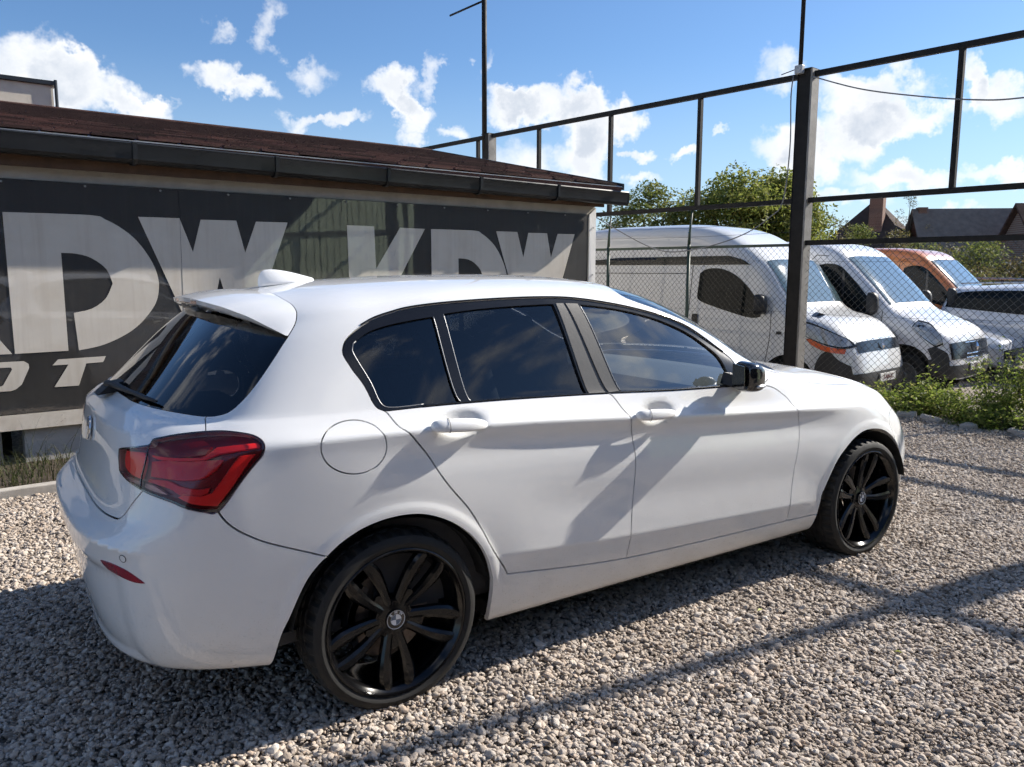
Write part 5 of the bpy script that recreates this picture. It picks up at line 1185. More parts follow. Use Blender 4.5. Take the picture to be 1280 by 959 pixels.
    def cdt_cut(s,H,pts,grid):
        P=[];E=[]
        for L in [s.O]+H:
            b=len(P); n=len(L); P+=[Vector(q) for q in L]; E+=[(b+i,b+(i+1)%n) for i in range(n)]
        P+=[Vector(q) for q in pts]; vo,_,fo,*_r=delaunay_2d_cdt(P,E,[],0,1e-6); U=np.array([tuple(v) for v in vo]); T=np.array([f for f in fo if len(f)==3]); c=U[T].mean(1); ok=inpoly(c,s.O)
        for h in H: ok&=~inpoly(c,h)
        return U,T[ok]
    def patch(s,name,poly,mat,parent,off=.006,sides=(-1,1),step=.06,thick=0,smooth=True):
        Q=smooth_closed(np.array(poly,float),step) if smooth else np.array(poly,float)
        lo,hi=Q.min(0),Q.max(0); gx,gy=np.meshgrid(np.arange(lo[0],hi[0],step),np.arange(lo[1],hi[1],step)); g=np.c_[gx.ravel(),gy.ravel()]; g=g[inpoly(g,Q)] if len(g) else g
        if len(g): g=g[np.sqrt(((g[:,None]-Q[None])**2).sum(-1)).min(1)>step*.45]
        U,T=s.cdt(Q,[],g,step); n=s.nrm(U); V=np.c_[U[:,0],s.y(U),U[:,1]]+n*off; out=[]
        for sg in sides:
            out.append(mesh(name,V*np.array([1,sg,1]),[tuple(t) if sg>0 else tuple(t[::-1]) for t in T],mat,parent,smooth=True))
        return out
    def lamp(s,name,poly,mat,parent,off,sd,k=1.10):
        q=np.array(poly); c=q.mean(0); s.patch(name.replace('lamp','lamp_bezel') if 'lamp' in name else name+'_bezel',[tuple(c+(p-c)*np.array([k,k*1.08])) for p in q],'black_trim',parent,off*.55,(sd,)); s.patch(name,poly,mat,parent,off,(sd,))
    def band(s,name,p0,p1,t1,mat,parent,off=.005,t0=0.0):
        """piece across the centre line, between the outline points nearest p0 and p1"""
        i0=((s.O-np.array(p0))**2).sum(1).argmin(); i1=((s.O-np.array(p1))**2).sum(1).argmin(); n=len(s.O)
        idx=[(i0+k)%n for k in range((i1-i0)%n+1)]
        if len(idx)>n/2: idx=[(i1+k)%n for k in range((i0-i1)%n+1)]
        ts=np.array([0,.002,.006,.014,.03,.055,.09,.14,.2,.28,.38,.5]); ts=np.r_[ts[ts<t1],t1]; ts=ts[ts>=t0]; rows=[]
        for i in idx:
            q=s.O[i]+s.N[i]*(s.R[i]*ts)[:,None]; n_=s.nrm(q); nn=np.c_[-s.N[i,0]*np.ones(len(ts)),np.zeros(len(ts)),-s.N[i,1]*np.ones(len(ts))]; w=np.clip(ts/.1,0,1)[:,None]
            nm=nn*(1-w)+n_*w; yq=s.y(q) if True else 0; yq=np.where(ts==0,0,yq); rows.append(np.c_[q[:,0],yq,q[:,1]]+nm*off)
        R=np.array(rows); m_=R.shape[1]; full=np.concatenate([R[:,::-1],(R*np.array([1,-1,1]))[:,1:]],1); k=full.shape[1]
        o=mesh(name,full.reshape(-1,3),[(i*k+j,i*k+j+1,(i+1)*k+j+1,(i+1)*k+j) for i in range(len(idx)-1) for j in range(k-1)],mat,parent,smooth=True); return o
def simple_wheel(parent,x,y,r,cap='hubcap_grey'):
    s=1 if y>0 else -1; root=empty('wheel',(x,y,r),0,parent)
    MB().lathe([(r*.58,s*.10),(r*.66,s*.115),(r*.85,s*.12),(r*.96,s*.10),(r,s*.06),(r,-s*.10),(r*.6,-s*.11)],40).build('tyre','tyre_rubber',root,auto=40)
    MB().lathe([(0,s*.105),(r*.15,s*.105),(r*.2,s*.085),(r*.42,s*.095),(r*.52,s*.10),(r*.58,s*.112),(r*.63,s*.10)],30).build('hubcap',cap,root,auto=40)
    return root
def vehicle(name,label,cat,h,x0,f0,W,group=None):
    a=R_(h); f=Vector((math.cos(a),math.sin(a),0)); r=Vector((math.sin(a),-math.cos(a),0)); side=r.dot(Vector((x0,3,0)))
    loc=f*f0+r*(side-W); o=empty(name,(loc.x,loc.y,YARD),a); return tag(o,label,cat,group)
def plate(root,x,z,txt):
    m=MB(); m.box((x,0,z),(.008,.26,.057),bev=.004); p=m.build('number_plate','plate_white',root)
    t=text_mesh('plate_text',txt,.085,'plate_red',p,.001,bold=.002); t.matrix_local=Matrix(((0,0,1,x+.0095),(1,0,0,0),(0,1,0,z),(0,0,0,1)))
def van_mirror(b,root,x,z,y,mat='black_plastic',h=.14):
    for s in (-1,1):
        secs=[]
        for dx,k in ((-.05,.86),(-.045,1),(.02,1.0),(.07,.8),(.095,.4)):
            secs.append([(x+dx,s*(y+.12+.095*k*cx),z+h*k*cz) for cx,cz in [(math.copysign(abs(math.cos(q))**.6,math.cos(q)),math.copysign(abs(math.sin(q))**.6,math.sin(q))) for q in np.linspace(0,2*math.pi,15)[:-1]]])
        m=MB(); m.add(*loft(secs)); m.tube([(x+.02,s*(y-.05),z-.12),(x+.02,s*(y+.10),z-.09)],.03,6); o=m.build('wing_mirror',mat,root,auto=60)
def inner(root,x0,x1,W,z0,z1,name='underbody'):
    m=MB(); m.box(((x0+x1)/2,0,(z0+z1)/2),((x1-x0)/2,W,(z1-z0)/2)); return m.build(name,'liner_black',root)
# --- first van: white, high roof cap, dark band under it
def van_one():
    W=.95; root=vehicle('panel_van','white high-roof panel van with a black band under its roof cap, nearest the fence','van',-80,8.3,-1.40,W,'vans parked beyond the fence')
    O=[(0,.30,.5),(.03,.45,.6),(.02,.60,.62),(-.02,.76,.62),(-.07,.90,.6),(-.14,1.02,.55),(-.42,1.24,.40),(-.88,1.40,.34),(-1.10,1.69,.34),(-1.33,2.0,.32),(-1.50,2.14,.32),(-1.8,2.34,.34),(-2.15,2.51,.32),(-2.6,2.60,.28),(-3.4,2.62,.26),(-4.6,2.60,.26),(-4.76,2.45,.2),(-4.80,1.6,.12),(-4.80,.42,.1),(-4.7,.30,.08),(-2.4,.26,.08),(-.6,.28,.1)]
    b=Body(O,W,4.6,(1.15,.075)); ar=[(-.93,.36,.40),(-4.0,.36,.40)]
    b.shell('body','van_white',root,ar)
    inner(root,-4.6,-.25,.80,.30,.75)
    b.patch('roof_band',[(-4.72,2.10),(-1.95,2.12),(-1.72,2.06),(-1.60,1.99),(-4.70,1.99)],'black_trim',root,.008,smooth=False)
    b.patch('cab_window',[(-2.42,1.86),(-2.30,1.93),(-2.05,1.93),(-1.80,1.83),(-1.55,1.62),(-1.36,1.35),(-1.38,1.26),(-1.60,1.25),(-2.35,1.44),(-2.44,1.55)],'van_glass',root,.006)
    for L in ([(-2.62,.45),(-2.58,1.2),(-2.55,1.99)],[(-1.28,.60),(-1.22,1.0),(-1.22,1.35)],[(-4.65,1.86),(-2.66,1.86)]):
        q=catmull(L,.1); n=b.nrm(q); y=b.y(q); V=np.c_[q[:,0],y,q[:,1]]+n*.001
        for s in (-1,1): m=MB(); m.tube([tuple(v*np.array([1,s,1])) for v in V],.005,5); m.build('panel_gap','black_trim',root)
    b.band('windscreen',(-.93,1.46),(-1.40,2.06),.13,'van_screen',root,.006)
    b.band('grille',(-.045,.83),(-.105,.96),.055,'black_trim',root,.006); b.band('lower_bumper',(.0,.31),(.027,.55),.40,'black_plastic',root,.012)
    for s in (-1,1):
        b.lamp('headlamp',[(-.82,1.15),(-.70,1.19),(-.48,1.13),(-.22,1.01),(-.14,.93),(-.22,.905),(-.45,.95),(-.70,1.04)],'lamp_glass',root,.014,s); b.patch('indicator',[(-.68,.99),(-.62,.995),(-.42,.915),(-.18,.875),(-.18,.815),(-.42,.845),(-.60,.92)],'indicator_orange',root,.016,(s,))
        b.patch('bumper_corner',[(-.53,.30),(-.54,.62),(-.46,.80),(-.36,.86),(-.24,.74),(-.10,.66),(-.06,.48),(-.06,.30)],'black_plastic',root,.010,(s,)); b.patch('door_handle',[(-2.78,1.10),(-2.70,1.10),(-2.70,1.24),(-2.78,1.24)],'black_plastic',root,.02,(s,)); b.patch('door_handle',[(-2.50,1.08),(-2.40,1.08),(-2.40,1.26),(-2.50,1.26)],'black_plastic',root,.02,(s,))
        b.patch('side_repeater',[(-1.12,1.03),(-1.04,1.03),(-1.04,1.07),(-1.12,1.07)],'black_plastic',root,.01,(s,)); b.patch('scuttle_vent',[(-.75,1.335),(-.62,1.30),(-.60,1.27),(-.72,1.30)],'black_trim',root,.006,(s,))
    m=MB(); m.add([(.005,0,.83),(.005,-.035,.895),(-.02,0,.96),(.005,.035,.895),(.03,0,.895)],[(0,4,1),(1,4,2),(2,4,3),(3,4,0)]); o=m.build('diamond_badge','chrome',root); o.location=(-.035,0,0)
    m=MB(); m.tube([(-.095,y,.80) for y in np.linspace(-.42,.42,9)],.012,6); m.tube([(-.12,y,.985) for y in np.linspace(-.40,.40,9)],.010,6); m.build('grille_trim','chrome',root)
    plate(root,.055,.47,'2-AJN-JC'); van_mirror(b,root,-1.34,1.44,W-.02); 
    m=MB(); m.box((-.03,0,.26),(.04,.30,.05),bev=.02); m.build('front_spoiler','black_plastic',root)
    for x in (-.93,-4.0):
        for s in (-1,1): simple_wheel(root,x,s*(W-.13),.33)
van_one()
def van_two(label,h,x0,f0,pm,windows=False,band=False):
    W=1.0; root=vehicle('panel_van',label,'van',h,x0,f0,W,'vans parked beyond the fence')
    O=[(0,.32,.5),(.03,.5,.6),(.02,.68,.62),(-.02,.84,.6),(-.08,.98,.55),(-.26,1.11,.42),(-.6,1.25,.36),(-.86,1.37,.34),(-1.2,1.73,.34),(-1.58,2.10,.32),(-1.80,2.27,.28),(-2.1,2.36,.22),(-2.7,2.395,.18),(-4.9,2.39,.18),(-5.02,2.26,.15),(-5.06,1.5,.1),(-5.06,.45,.1),(-4.9,.34,.08),(-2.6,.30,.08),(-.6,.32,.1)]
    b=Body(O,W,5.0,(1.2,.065)); ar=[(-.66,.40,.43),(-4.1,.38,.42)]
    b.shell('body',pm,root,ar); inner(root,-4.9,-.2,.84,.34,.8)
    b.patch('cab_window',[(-2.10,1.97),(-1.95,2.02),(-1.72,1.99),(-1.50,1.80),(-1.16,1.42),(-1.10,1.26),(-1.25,1.22),(-1.65,1.34),(-2.05,1.50),(-2.13,1.60)],'van_glass',root,.006)
    b.patch('window_post',[(-1.64,1.36),(-1.60,1.35),(-1.62,1.90),(-1.66,1.94)],'black_trim',root,.010,smooth=False)
    if windows: b.patch('side_window',[(-3.4,1.50),(-3.4,1.98),(-2.4,1.98),(-2.36,1.5)],'van_glass',root,.006)
    else: b.patch('side_window',[(-2.55,1.62),(-2.55,1.96),(-2.36,1.96),(-2.34,1.62)],'van_glass',root,.006)
    for L in ([(-2.24,.45),(-2.22,1.3),(-2.18,2.08),(-1.9,2.14)],[(-1.05,.62),(-1.0,1.0),(-1.0,1.30)]):
        q=catmull(L,.1); n=b.nrm(q); y=b.y(q); V=np.c_[q[:,0],y,q[:,1]]+n*.001
        for s in (-1,1): m=MB(); m.tube([tuple(v*np.array([1,s,1])) for v in V],.006,5); m.build('panel_gap','black_trim',root)
    if band: b.patch('waist_band',[(-2.10,1.47),(-1.65,1.31),(-1.22,1.20),(-1.15,1.14),(-1.65,1.24),(-2.10,1.40)],'purple_band',root,.005)
    b.band('windscreen',(-.92,1.43),(-1.62,2.13),.11,'van_screen',root,.006); b.band('grille',(.02,.62),(-.03,.88),.10,'black_trim',root,.008); b.band('bumper',(.01,.34),(.03,.55),.55,'black_plastic',root,.012)
    m=MB(); m.tube([(-.95,y,1.44-.0*y) for y in np.linspace(-.55,.05,5)],.012,5); m.build('wiper','black_plastic',root)
    for s in (-1,1):
        b.lamp('headlamp',[(-.52,1.16),(-.36,1.11),(-.20,.98),(-.15,.87),(-.22,.83),(-.40,.95),(-.55,1.08)],'lamp_glass',root,.012,s,1.06)
        b.patch('bumper_corner',[(-.235,.34),(-.25,.62),(-.32,.78),(-.24,.82),(-.12,.76),(-.06,.66),(-.04,.34)],'black_plastic',root,.010,(s,)); b.patch('arch_trim',[(-.26,.36),(-.22,.50),(-.24,.64),(-.30,.62),(-.28,.36)],'black_plastic',root,.006,(s,))
        b.patch('door_handle',[(-2.16,1.12),(-2.04,1.12),(-2.04,1.20),(-2.16,1.20)],'black_plastic',root,.02,(s,))
    m=MB(); m.add([(.05,0,.70),(.05,-.045,.79),(.03,0,.88),(.05,.045,.79),(.075,0,.79)],[(0,4,1),(1,4,2),(2,4,3),(3,4,0)]); o=m.build('diamond_badge','chrome',root)
    m=MB()
    for z in (.64,.70,.86): m.tube([(.055-.05*abs(y)**1.5*2-.25*max(0,z-.7),y,z) for y in np.linspace(-.40,.40,9)],.011,6)
    m.build('grille_trim','chrome',root)
    plate(root,.055,.50,'1-HRT-6') ; van_mirror(b,root,-1.12,1.42,W-.02,h=.17)
    for x in (-.66,-4.1):
        for s in (-1,1): simple_wheel(root,x,s*(W-.14),.35)
van_two('plain white van with a dark waist band, second in line behind the fence',-80,10.4,-.92,'van_white_b',band=True)
van_two('orange van standing farthest back behind the white vans',-80,15.2,-1.32,'van_orange',windows=True)
def car_one():
    W=.88; root=vehicle('saloon_car','silver car with its bonnet showing past the second white van','car',-80,13.2,-1.0,W,'cars parked beyond the fence')
    O=[(0,.25,.5),(.03,.45,.55),(0,.62,.5),(-.10,.74,.42),(-.55,.86,.32),(-1.15,.97,.28),(-1.65,1.28,.30),(-2.0,1.43,.28),(-2.7,1.47,.26),(-3.4,1.36,.28),(-3.9,1.05,.3),(-4.35,.98,.35),(-4.5,.7,.4),(-4.48,.3,.3),(-2.4,.22,.1),(-.5,.23,.1)]
    b=Body(O,W,3.0,(.85,.28)); b.shell('body','car_silver',root,[(-.82,.32,.36),(-3.5,.32,.36)],.07); inner(root,-4.2,-.3,.72,.25,.6)
    b.band('windscreen',(-1.20,1.0),(-1.85,1.38),.34,'van_screen',root,.006)
    b.patch('side_window',[(-1.55,.98),(-1.90,1.26),(-2.2,1.36),(-2.8,1.37),(-3.4,1.22),(-3.6,1.02),(-2.5,.97)],'van_glass',root,.006)
    for s in (-1,1): b.patch('headlamp',[(-.48,.78),(-.25,.75),(-.06,.66),(-.06,.58),(-.25,.62),(-.45,.70)],'lamp_glass',root,.008,(s,))
    b.band('grille',(.02,.40),(.01,.60),.12,'black_trim',root,.008); plate(root,.06,.42,'1-KLD-2'); van_mirror(b,root,-1.5,1.02,W-.06,'car_silver',.07)
    for x in (-.82,-3.5):
        for s in (-1,1): simple_wheel(root,x,s*(W-.12),.31)
    W=.92; root=vehicle('estate_car','pale estate car with dark windows and roof rail at the right edge','car',-80,15.0,1.75,W,'cars parked beyond the fence')
    O=[(0,.28,.5),(.03,.5,.55),(0,.72,.5),(-.12,.88,.42),(-.6,1.0,.32),(-1.1,1.08,.28),(-1.6,1.40,.30),(-2.0,1.60,.26),(-2.8,1.68,.2),(-3.8,1.64,.2),(-4.25,1.58,.18),(-4.5,1.1,.3),(-4.62,.8,.35),(-4.6,.35,.3),(-2.4,.25,.1),(-.5,.26,.1)]
    b=Body(O,W,3.0,(.95,.25)); b.shell('body','car_white',root,[(-.85,.34,.38),(-3.6,.34,.38)],.07); inner(root,-4.3,-.3,.76,.28,.65)
    b.band('windscreen',(-1.18,1.14),(-1.85,1.54),.34,'van_screen',root,.006)
    b.patch('side_window',[(-1.55,1.12),(-1.95,1.42),(-2.3,1.52),(-3.0,1.55),(-3.9,1.52),(-4.22,1.44),(-4.28,1.22),(-2.6,1.10)],'van_glass',root,.006)
    for s in (-1,1):
        m=MB(); m.tube([(x,s*.62,1.70-.03*abs(x+2.9)**2*.6) for x in np.linspace(-4.1,-1.95,12)],.016,6); m.build('roof_rail','silver_plastic',root,smooth=True); b.patch('headlamp',[(-.5,.92),(-.25,.88),(-.06,.78),(-.06,.70),(-.28,.76),(-.48,.84)],'lamp_glass',root,.008,(s,))
    van_mirror(b,root,-1.5,1.16,W-.06,'car_white',.08)
    for x in (-.85,-3.6):
        for s in (-1,1): simple_wheel(root,x,s*(W-.12),.33)
car_one()
# ------------------------------------------------------------------ vegetation, houses, small things
def leaf_mat(name,cols,trans=.25):
    k=newmat(name); at_=k.n('ShaderNodeAttribute',attribute_name='lv').outputs['Fac']
    c=k.ramp(at_,[(i/(len(cols)-1),q) for i,q in enumerate(cols)])
    d=k.n('ShaderNodeBsdfPrincipled',{'Base Color':c,'Roughness':.6,'Specular IOR Level':.25}).outputs[0]; t=k.n('ShaderNodeBsdfTranslucent',[c]).outputs[0]
    return finish(k,k.n('ShaderNodeMixShader',[trans,d,t]).outputs[0])
leaf_mat('leaf_olive',[(.055,.08,.022),(.115,.15,.038),(.19,.215,.055),(.28,.265,.085)],.45)
leaf_mat('leaf_willow',[(.08,.11,.028),(.16,.195,.042),(.26,.285,.065),(.35,.33,.11)],.5)
leaf_mat('leaf_hedge',[(.045,.05,.018),(.095,.095,.032),(.16,.14,.05),(.24,.185,.085)],.35)
leaf_mat('leaf_weed',[(.08,.12,.025),(.16,.22,.04),(.26,.31,.07),(.36,.34,.13)],.5)
leaf_mat('grass_blade',[(.02,.028,.010),(.04,.055,.018),(.08,.085,.03),(.14,.115,.06)],.25)
simple('bark',(.075,.06,.045),.9,var=.3,vscale=12,bscale=40,bstr=.6)
def leaves(name,P,size,mat,parent,droop=0.,seed=0,aspect=.5):
    r=np.random.default_rng(seed); n=len(P); size=np.broadcast_to(size,(n,))*r.uniform(.6,1.35,n)
    a=r.uniform(0,2*math.pi,n); el=r.uniform(-.9,.9,n)-droop*1.2; d=np.c_[np.cos(a)*np.cos(el),np.sin(a)*np.cos(el),np.sin(el)]
    b=r.normal(size=(n,3)); b-=d*(b*d).sum(1,keepdims=True); b/=np.linalg.norm(b,axis=1,keepdims=True)
    d*=size[:,None]; b*=(size*aspect)[:,None]*.5; nrm=np.cross(d,b); nrm/=np.linalg.norm(nrm,axis=1,keepdims=True)
    V=np.stack([P,P+d*.5+b+nrm*size[:,None]*.06,P+d,P+d*.5-b+nrm*size[:,None]*.06],1).reshape(-1,3)
    me=bpy.data.meshes.new(name); me.vertices.add(4*n); me.vertices.foreach_set('co',V.astype(np.float32).ravel()); me.loops.add(4*n); me.loops.foreach_set('vertex_index',np.arange(4*n,dtype=np.int32)); me.polygons.add(n); me.polygons.foreach_set('loop_start',np.arange(0,4*n,4,dtype=np.int32)); me.polygons.foreach_set('loop_total',np.full(n,4,dtype=np.int32)); me.update(calc_edges=True)
    lv=me.attributes.new('lv','FLOAT','FACE'); lv.data.foreach_set('value',np.clip(r.normal(.5,.24,n),0,1).astype(np.float32)); me.materials.append(MATS[mat])
    o=bpy.data.objects.new(name,me); return link(o,parent)
def clump_points(r,centres,radii,per,shell=.55):
    out=[]
    for c,rd in zip(centres,radii):
        n=int(per*rd**2); d=r.normal(size=(n,3)); d/=np.linalg.norm(d,axis=1,keepdims=True); rr=rd*(shell+(1-shell)*r.random(n))**.8; out.append(np.array(c)+d*rr[:,None]*np.array([1,1,.8]))
    return np.concatenate(out)
def tree(name,label,loc,H,rad,mat,seed,nclump=42,leaf=.12,per=430,willow=False,trunkh=.35,group='trees behind the yard',flat=1.0):
    r=np.random.default_rng(seed); root=empty(name,loc); tag(root,label,'tree',group)
    m=MB(); m.tube([(0,0,-.1),(.03,.02,H*trunkh*.5),(-.03,.05,H*trunkh),(.05,0,H*.7)],[.16*H/6,.13*H/6,.10*H/6,.04],9)
    cs=[];rs=[]
    for i in range(nclump):
        a=r.uniform(0,2*math.pi); h=H*(trunkh+(1-trunkh)*r.random()**.8); k=math.sin(math.pi*min(1,max(.08,(h/H-trunkh*.6)/(1-trunkh*.6))))**.6; q=rad*k*math.sqrt(r.random()); cs.append((q*math.cos(a),q*math.sin(a)*flat,h-.25*rad*.3)); rs.append(rad*r.uniform(.16,.34))
        if i%3==0: m.tube([(0,0,H*trunkh*.8),(cs[-1][0]*.5,cs[-1][1]*.5,H*trunkh+(h-H*trunkh)*.6),cs[-1]],[.06*H/6,.035*H/6,.012],6)
    m.build('trunk','bark',root,smooth=True)
    P=clump_points(r,cs,rs,per)
    if willow:
        S=[]
        for i in range(560):
            c=cs[r.integers(len(cs))]; a=r.uniform(0,6.28); st=np.array(c)+np.array([math.cos(a),math.sin(a),.25])*rad*r.uniform(.15,.34); L=r.uniform(.5,1.5); n=int(L*22); t=np.linspace(0,1,n); sw=r.normal(0,.06,2)
            S.append(st+np.c_[math.cos(a)*.14*t+sw[0]*t,math.sin(a)*.14*t+sw[1]*t,-L*t]+r.normal(0,.025,(n,3)))
        P=np.concatenate([P]+S)
    leaves('crown',P,leaf,mat,root,.35 if willow else .05,seed,.42)
    return root
def pt_at(px,py,dist):
    d=pix_dir(px,py); return CAMP+d*(dist/Vector((d.x,d.y,0)).length)
def gpos(px,dist,z=YARD):
    d=pix_dir(px,340); q=CAMP+d*(dist/Vector((d.x,d.y,0)).length); return (q.x,q.y,z)
tree('broadleaf_tree','rounded dark green tree left of the willow, above the first van',gpos(812,27),4.7,1.65,'leaf_olive',3,60,.12,800)
tree('broadleaf_tree','small dark tree squeezed between the rounded tree and the willow',gpos(868,29),4.6,1.3,'leaf_olive',5,30,.12,480)
tree('willow_tree','tall yellow-green willow with hanging strands left of the near post',gpos(918,28),5.2,2.0,'leaf_willow',8,60,.15,560,True,.25)
tree('willow_tree','yellow-green willow partly hidden by the near post',gpos(972,29),5.2,1.7,'leaf_willow',9,50,.15,560,True,.25)
tree('broadleaf_tree','low brown hedge tree at the building corner',gpos(765,34),3.7,1.9,'leaf_hedge',12,40,.12,360)
for i,(px,dist,H,rad,sd_,mt,lab) in enumerate([(1037,34,4.0,1.5,21,'leaf_hedge','tawny bush just right of the near post'),(1072,36,3.6,1.7,22,'leaf_olive','green bush below the hipped roof'),(1116,33,3.3,1.5,23,'leaf_hedge','tawny bush between the two brick houses'),(1148,35,3.2,1.4,24,'leaf_olive','green bush under the brick gable'),(1190,31,2.8,1.6,25,'leaf_hedge','dark bush above the orange van'),(1232,27,2.7,1.6,26,'leaf_olive','dark green bush behind the pale estate car'),(1275,25,2.2,1.5,27,'leaf_hedge','brown bush at the right edge of the picture'),(1000,36,4.3,1.4,28,'leaf_olive','green bush glimpsed behind the near post'),(1128,60,7.2,1.6,29,'leaf_hedge','sparse tree rising between the roofs')]):
    tree('hedge_bush',lab,gpos(px,dist),H,rad,mt,sd_,44 if i<8 else 22,.10,700,False,.12,'bushes behind the yard')
# --- houses
simple('roof_slate',(.065,.048,.042),.95,spec=.15,var=.25,vscale=2,bscale=12,bstr=.4); simple('roof_tile_grey',(.19,.16,.14),.95,spec=.15,var=.2,vscale=3,bscale=10,bstr=.5); simple('roof_tile_brown',(.085,.055,.045),.95,spec=.15,var=.25,vscale=3,bscale=10,bstr=.5)
def brick_mat():
    k=newmat('house_brick'); co=k.n('ShaderNodeTexCoord').outputs['Object']; b=k.n('ShaderNodeTexBrick',{'Vector':k.n('ShaderNodeMapping',[co,(0,0,0),(math.pi/2,0,0),(1,1,1)]).outputs[0],'Color1':(.22,.10,.065,1),'Color2':(.16,.075,.05,1),'Mortar':(.25,.22,.19,1),'Scale':4.0}); return finish(k,pbsdf(k,b.outputs[0],.9))
brick_mat(); simple('window_white',(.7,.7,.68),.5)
def house(label,px,dist,W,D,He,Hr,rot,roofm,hip=False,chim=None,wallm='house_brick'):
    r=empty('house',gpos(px,dist),rot); tag(r,label,'house','houses behind the yard')
    m=MB(); m.box((0,0,He/2-.2),(W/2,D/2,He/2+.2)); 
    if not hip: m.poly([(-W/2,-D/2,He),(-W/2,D/2,He),(-W/2,0,Hr-.02)],(W,0,0))
    m.build('wall',wallm,r)
    o=.35; rr=MB()
    if hip:
        i=min(W,D)*.5*.98; A=[(-W/2-o,-D/2-o,He-.1),(W/2+o,-D/2-o,He-.1),(W/2+o,D/2+o,He-.1),(-W/2-o,D/2+o,He-.1)]; e=max(.02,(W-D)/2); B=[(-e,0,Hr),(e,0,Hr)]
        rr.add(A+B,[(0,1,5,4),(2,3,4,5),(1,2,5),(3,0,4),(3,2,1,0)])
    else:
        th=.18
        for s in (-1,1):
            sl=(Hr-He)/(D/2); y1=s*(D/2+o); z1=He-sl*o
            rr.poly([(-W/2-o,0,Hr),(W/2+o,0,Hr),(W/2+o,y1,z1),(-W/2-o,y1,z1)],(0,0,th))
    ro=rr.build('roof',roofm,r)
    if chim:
        for (x,y,h,s) in chim:
            m=MB(); m.box((x,y,(He+h)/2),(s,s,(h-He)/2)); m.box((x,y,h),(s*1.15,s*1.15,.06)); m.build('chimney','house_brick',ro)
    for x in (-W*.28,W*.28):
        for (y,nn) in ((-D/2-.01,-1),(D/2+.01,1)):
            m=MB(); m.box((x,y,He*.55),(.55,.05,.6)); w=m.build('window','window_white',r); g=MB(); g.box((x,y+nn*.055,He*.55),(.48,.01,.53)); g.build('pane','van_glass',w)
    for y in (-D*.2,D*.2):
        m=MB(); m.box((-W/2-.01,y,He*.62),(.05,.45,.55)); w=m.build('window','window_white',r); g=MB(); g.box((-W/2-.065,y,He*.62),(.01,.38,.48)); g.build('pane','van_glass',w)
house('house with dark hipped roof and one brick chimney, left of the others',1090,62,7.2,6.6,2.8,6.85,R_(20),'roof_slate',True,[(-1.9,-.5,6.95,.42)])
house('brick house with gable end and grey tiled roof in the middle',1198,62,5.8,4.8,2.9,5.9,R_(-42),'roof_tile_grey',False,[(-2.6,0,6.1,.26),(2.6,.3,5.6,.26)])
house('house with steep brown roof cut by the right edge',1322,60,5,5,3.2,5.9,R_(-38),'roof_tile_brown',False,None)
# --- far railing behind the orange van
def railing():
    a=Vector(gpos(1150,24)); b=Vector(gpos(1420,17)); r=empty('yard_railing',a); tag(r,'pale-topped dark railing behind the parked estate car','railing'); d=b-a
    m=MB(); m.tube([(0,0,1.75),tuple(d+Vector((0,0,1.75)))],.03,6); m.build('top_rail','galvanised',r)
    n=int(d.length/.9)
    for i in range(n+1): m=MB(); m.tube([tuple(d*i/n),tuple(d*i/n+Vector((0,0,1.74)))],.03,6); m.build('post','steel_dark',r)
railing()
# --- weeds along the foot of the fence
def weed(label,x,y,rad,H,seed,n=1500,mat='leaf_weed',z=0.0):
    r=np.random.default_rng(seed); root=empty('weed_plant',(x,y,z)); tag(root,label,'weed','weeds along the fence'); m=MB(); P=[]
    for i in range(26):
        a=r.uniform(0,6.28); q=rad*math.sqrt(r.random()); tip=np.array([q*math.cos(a),q*math.sin(a),H*r.uniform(.45,1.0)*(1-.45*(q/rad)**2)]); b=np.array([tip[0]*.3,tip[1]*.3,0]); mid=(b+tip)/2+r.normal(0,.04,3)
        m.tube([tuple(b),tuple(mid),tuple(tip)],[.004,.003,.0015],4); k=int(n*.68)//26; t=r.random(k)**.7; P.append(b*(1-t)[:,None]+tip*t[:,None]+r.normal(0,.045,(k,3)))
    m.build('stem','bark',root); P=np.concatenate(P); P[:,2]=np.abs(P[:,2]); leaves('foliage',P,.046,mat,root,0,seed,.42)
for i,(x,y,rd,H,n,lab) in enumerate([(7.15,1.75,.32,.30,1800,'low weed clump just past the nose of the hatchback'),(7.05,1.25,.42,.36,2600,'broad green weed clump in front of the second van'),(7.05,.75,.45,.42,2800,'dense green weed clump in the middle of the fence foot'),(7.1,.25,.48,.44,2800,'green weed clump near the right edge'),(7.2,-.3,.5,.42,2200,'weed clump cut by the right edge of the picture'),(7.25,.62,.26,1.0,2000,'tall yellow-green weed climbing the chain-link'),(7.35,.28,.24,.85,1500,'tall weed climbing the chain-link nearest the right edge'),(7.3,1.4,.3,.5,1500,'upright weed behind the broad clump'),(6.9,.45,.25,.22,1000,'small weed spilling onto the gravel')]):
    weed(lab,x,y,rd,H,40+i,n)
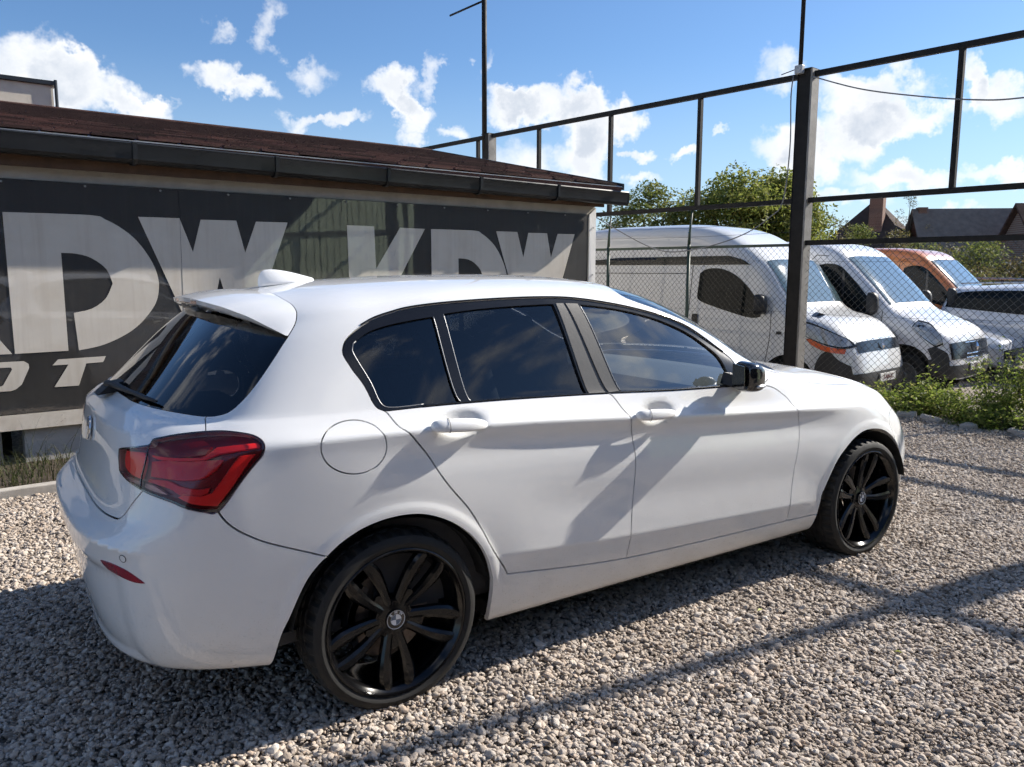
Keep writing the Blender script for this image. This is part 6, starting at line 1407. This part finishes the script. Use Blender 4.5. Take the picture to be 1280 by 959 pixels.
# --- rubble stones at the edge of the gravel
for i,(x,y,sx,sy,sz) in enumerate([(6.80,1.30,.12,.06,.045),(6.78,1.02,.13,.065,.045),(6.72,.62,.09,.055,.04),(6.74,.16,.14,.06,.04)]):
    bm=bmesh.new(); bmesh.ops.create_icosphere(bm,subdivisions=3,radius=1); r=np.random.default_rng(i)
    off=r.uniform(-9,9,3)
    from mathutils import noise as mnoise
    for v in bm.verts: v.co*=1+.35*mnoise.noise(v.co*1.3+Vector(off)); v.co=Vector((max(-.85,min(.85,v.co.x)),max(-.8,min(.8,v.co.y)),max(-.75,min(.75,v.co.z))))
    o=MB().bm(bm).build('rubble_stone','concrete',smooth=True); o.location=(x,y,.03); o.scale=(sx,sy,sz); o.rotation_euler=(r.uniform(-.2,.2),r.uniform(-.2,.2),1.5+r.uniform(-.5,.5)); tag(o,['flat pale stone nearest the hatchback','pale broken stone beside the flat one','small stone in front of the dense weed clump','long pale stone near the right edge'][i]+' at the gravel edge','stone','stones edging the gravel')
# --- grass at the foot of the building
def grass():
    r=np.random.default_rng(5); n=1500; s=np.concatenate([r.uniform(-2.2,-.35,int(n*.75)),r.uniform(-.35,4.8,n-int(n*.75))]); t=r.uniform(-.85,-.12,n); V=[];F=[];lv=[]
    for i in range(n):
        L=r.uniform(.07,.22) if r.random()<.93 else r.uniform(.3,.5); a=r.uniform(0,6.28); be=r.uniform(.2,.9)*L; w=r.uniform(.002,.0045); dx,dy=math.cos(a),math.sin(a); b=len(V)
        for k in range(5):
            q=k/4; x=s[i]+dx*be*q*q; y=t[i]+dy*be*q*q*.6; z=.02+L*q*(1-.35*q*be/L); ww=w*(1-q*.9); V+=[(x-dy*ww,y+dx*ww,z),(x+dy*ww,y-dx*ww,z)]
        F+=[(b+2*k,b+2*k+1,b+2*k+3,b+2*k+2) for k in range(4)]; lv+=[min(1,max(0,r.normal(.45,.22)))]*4
    o=mesh('grass',V,F,'grass_blade'); at_=o.data.attributes.new('lv','FLOAT','FACE'); at_.data.foreach_set('value',np.array(lv,np.float32)); o.location=WL; o.rotation_euler=(0,0,WA); tag(o,'tufts of long grass at the foot of the building','grass',kind='stuff')
grass()
# --- a few fallen leaves on the gravel
for i,(x,y) in enumerate([(1.62,-1.05),(1.78,-1.62)]):
    m=MB(); m.add([(0,0,0),(.018,.008,.006),(.034,0,.003),(.018,-.009,.008)],[(0,1,2,3)]); o=m.build('fallen_leaf','leaf_fallen' if 'leaf_fallen' in MATS else simple('leaf_fallen',(.35,.36,.05),.6)); o.location=(x,y,.03); o.rotation_euler=(.2,.1,i*2.1); tag(o,['small yellow leaf on the gravel beside the front door','small yellow leaf on the gravel nearer the camera'][i],'leaf')
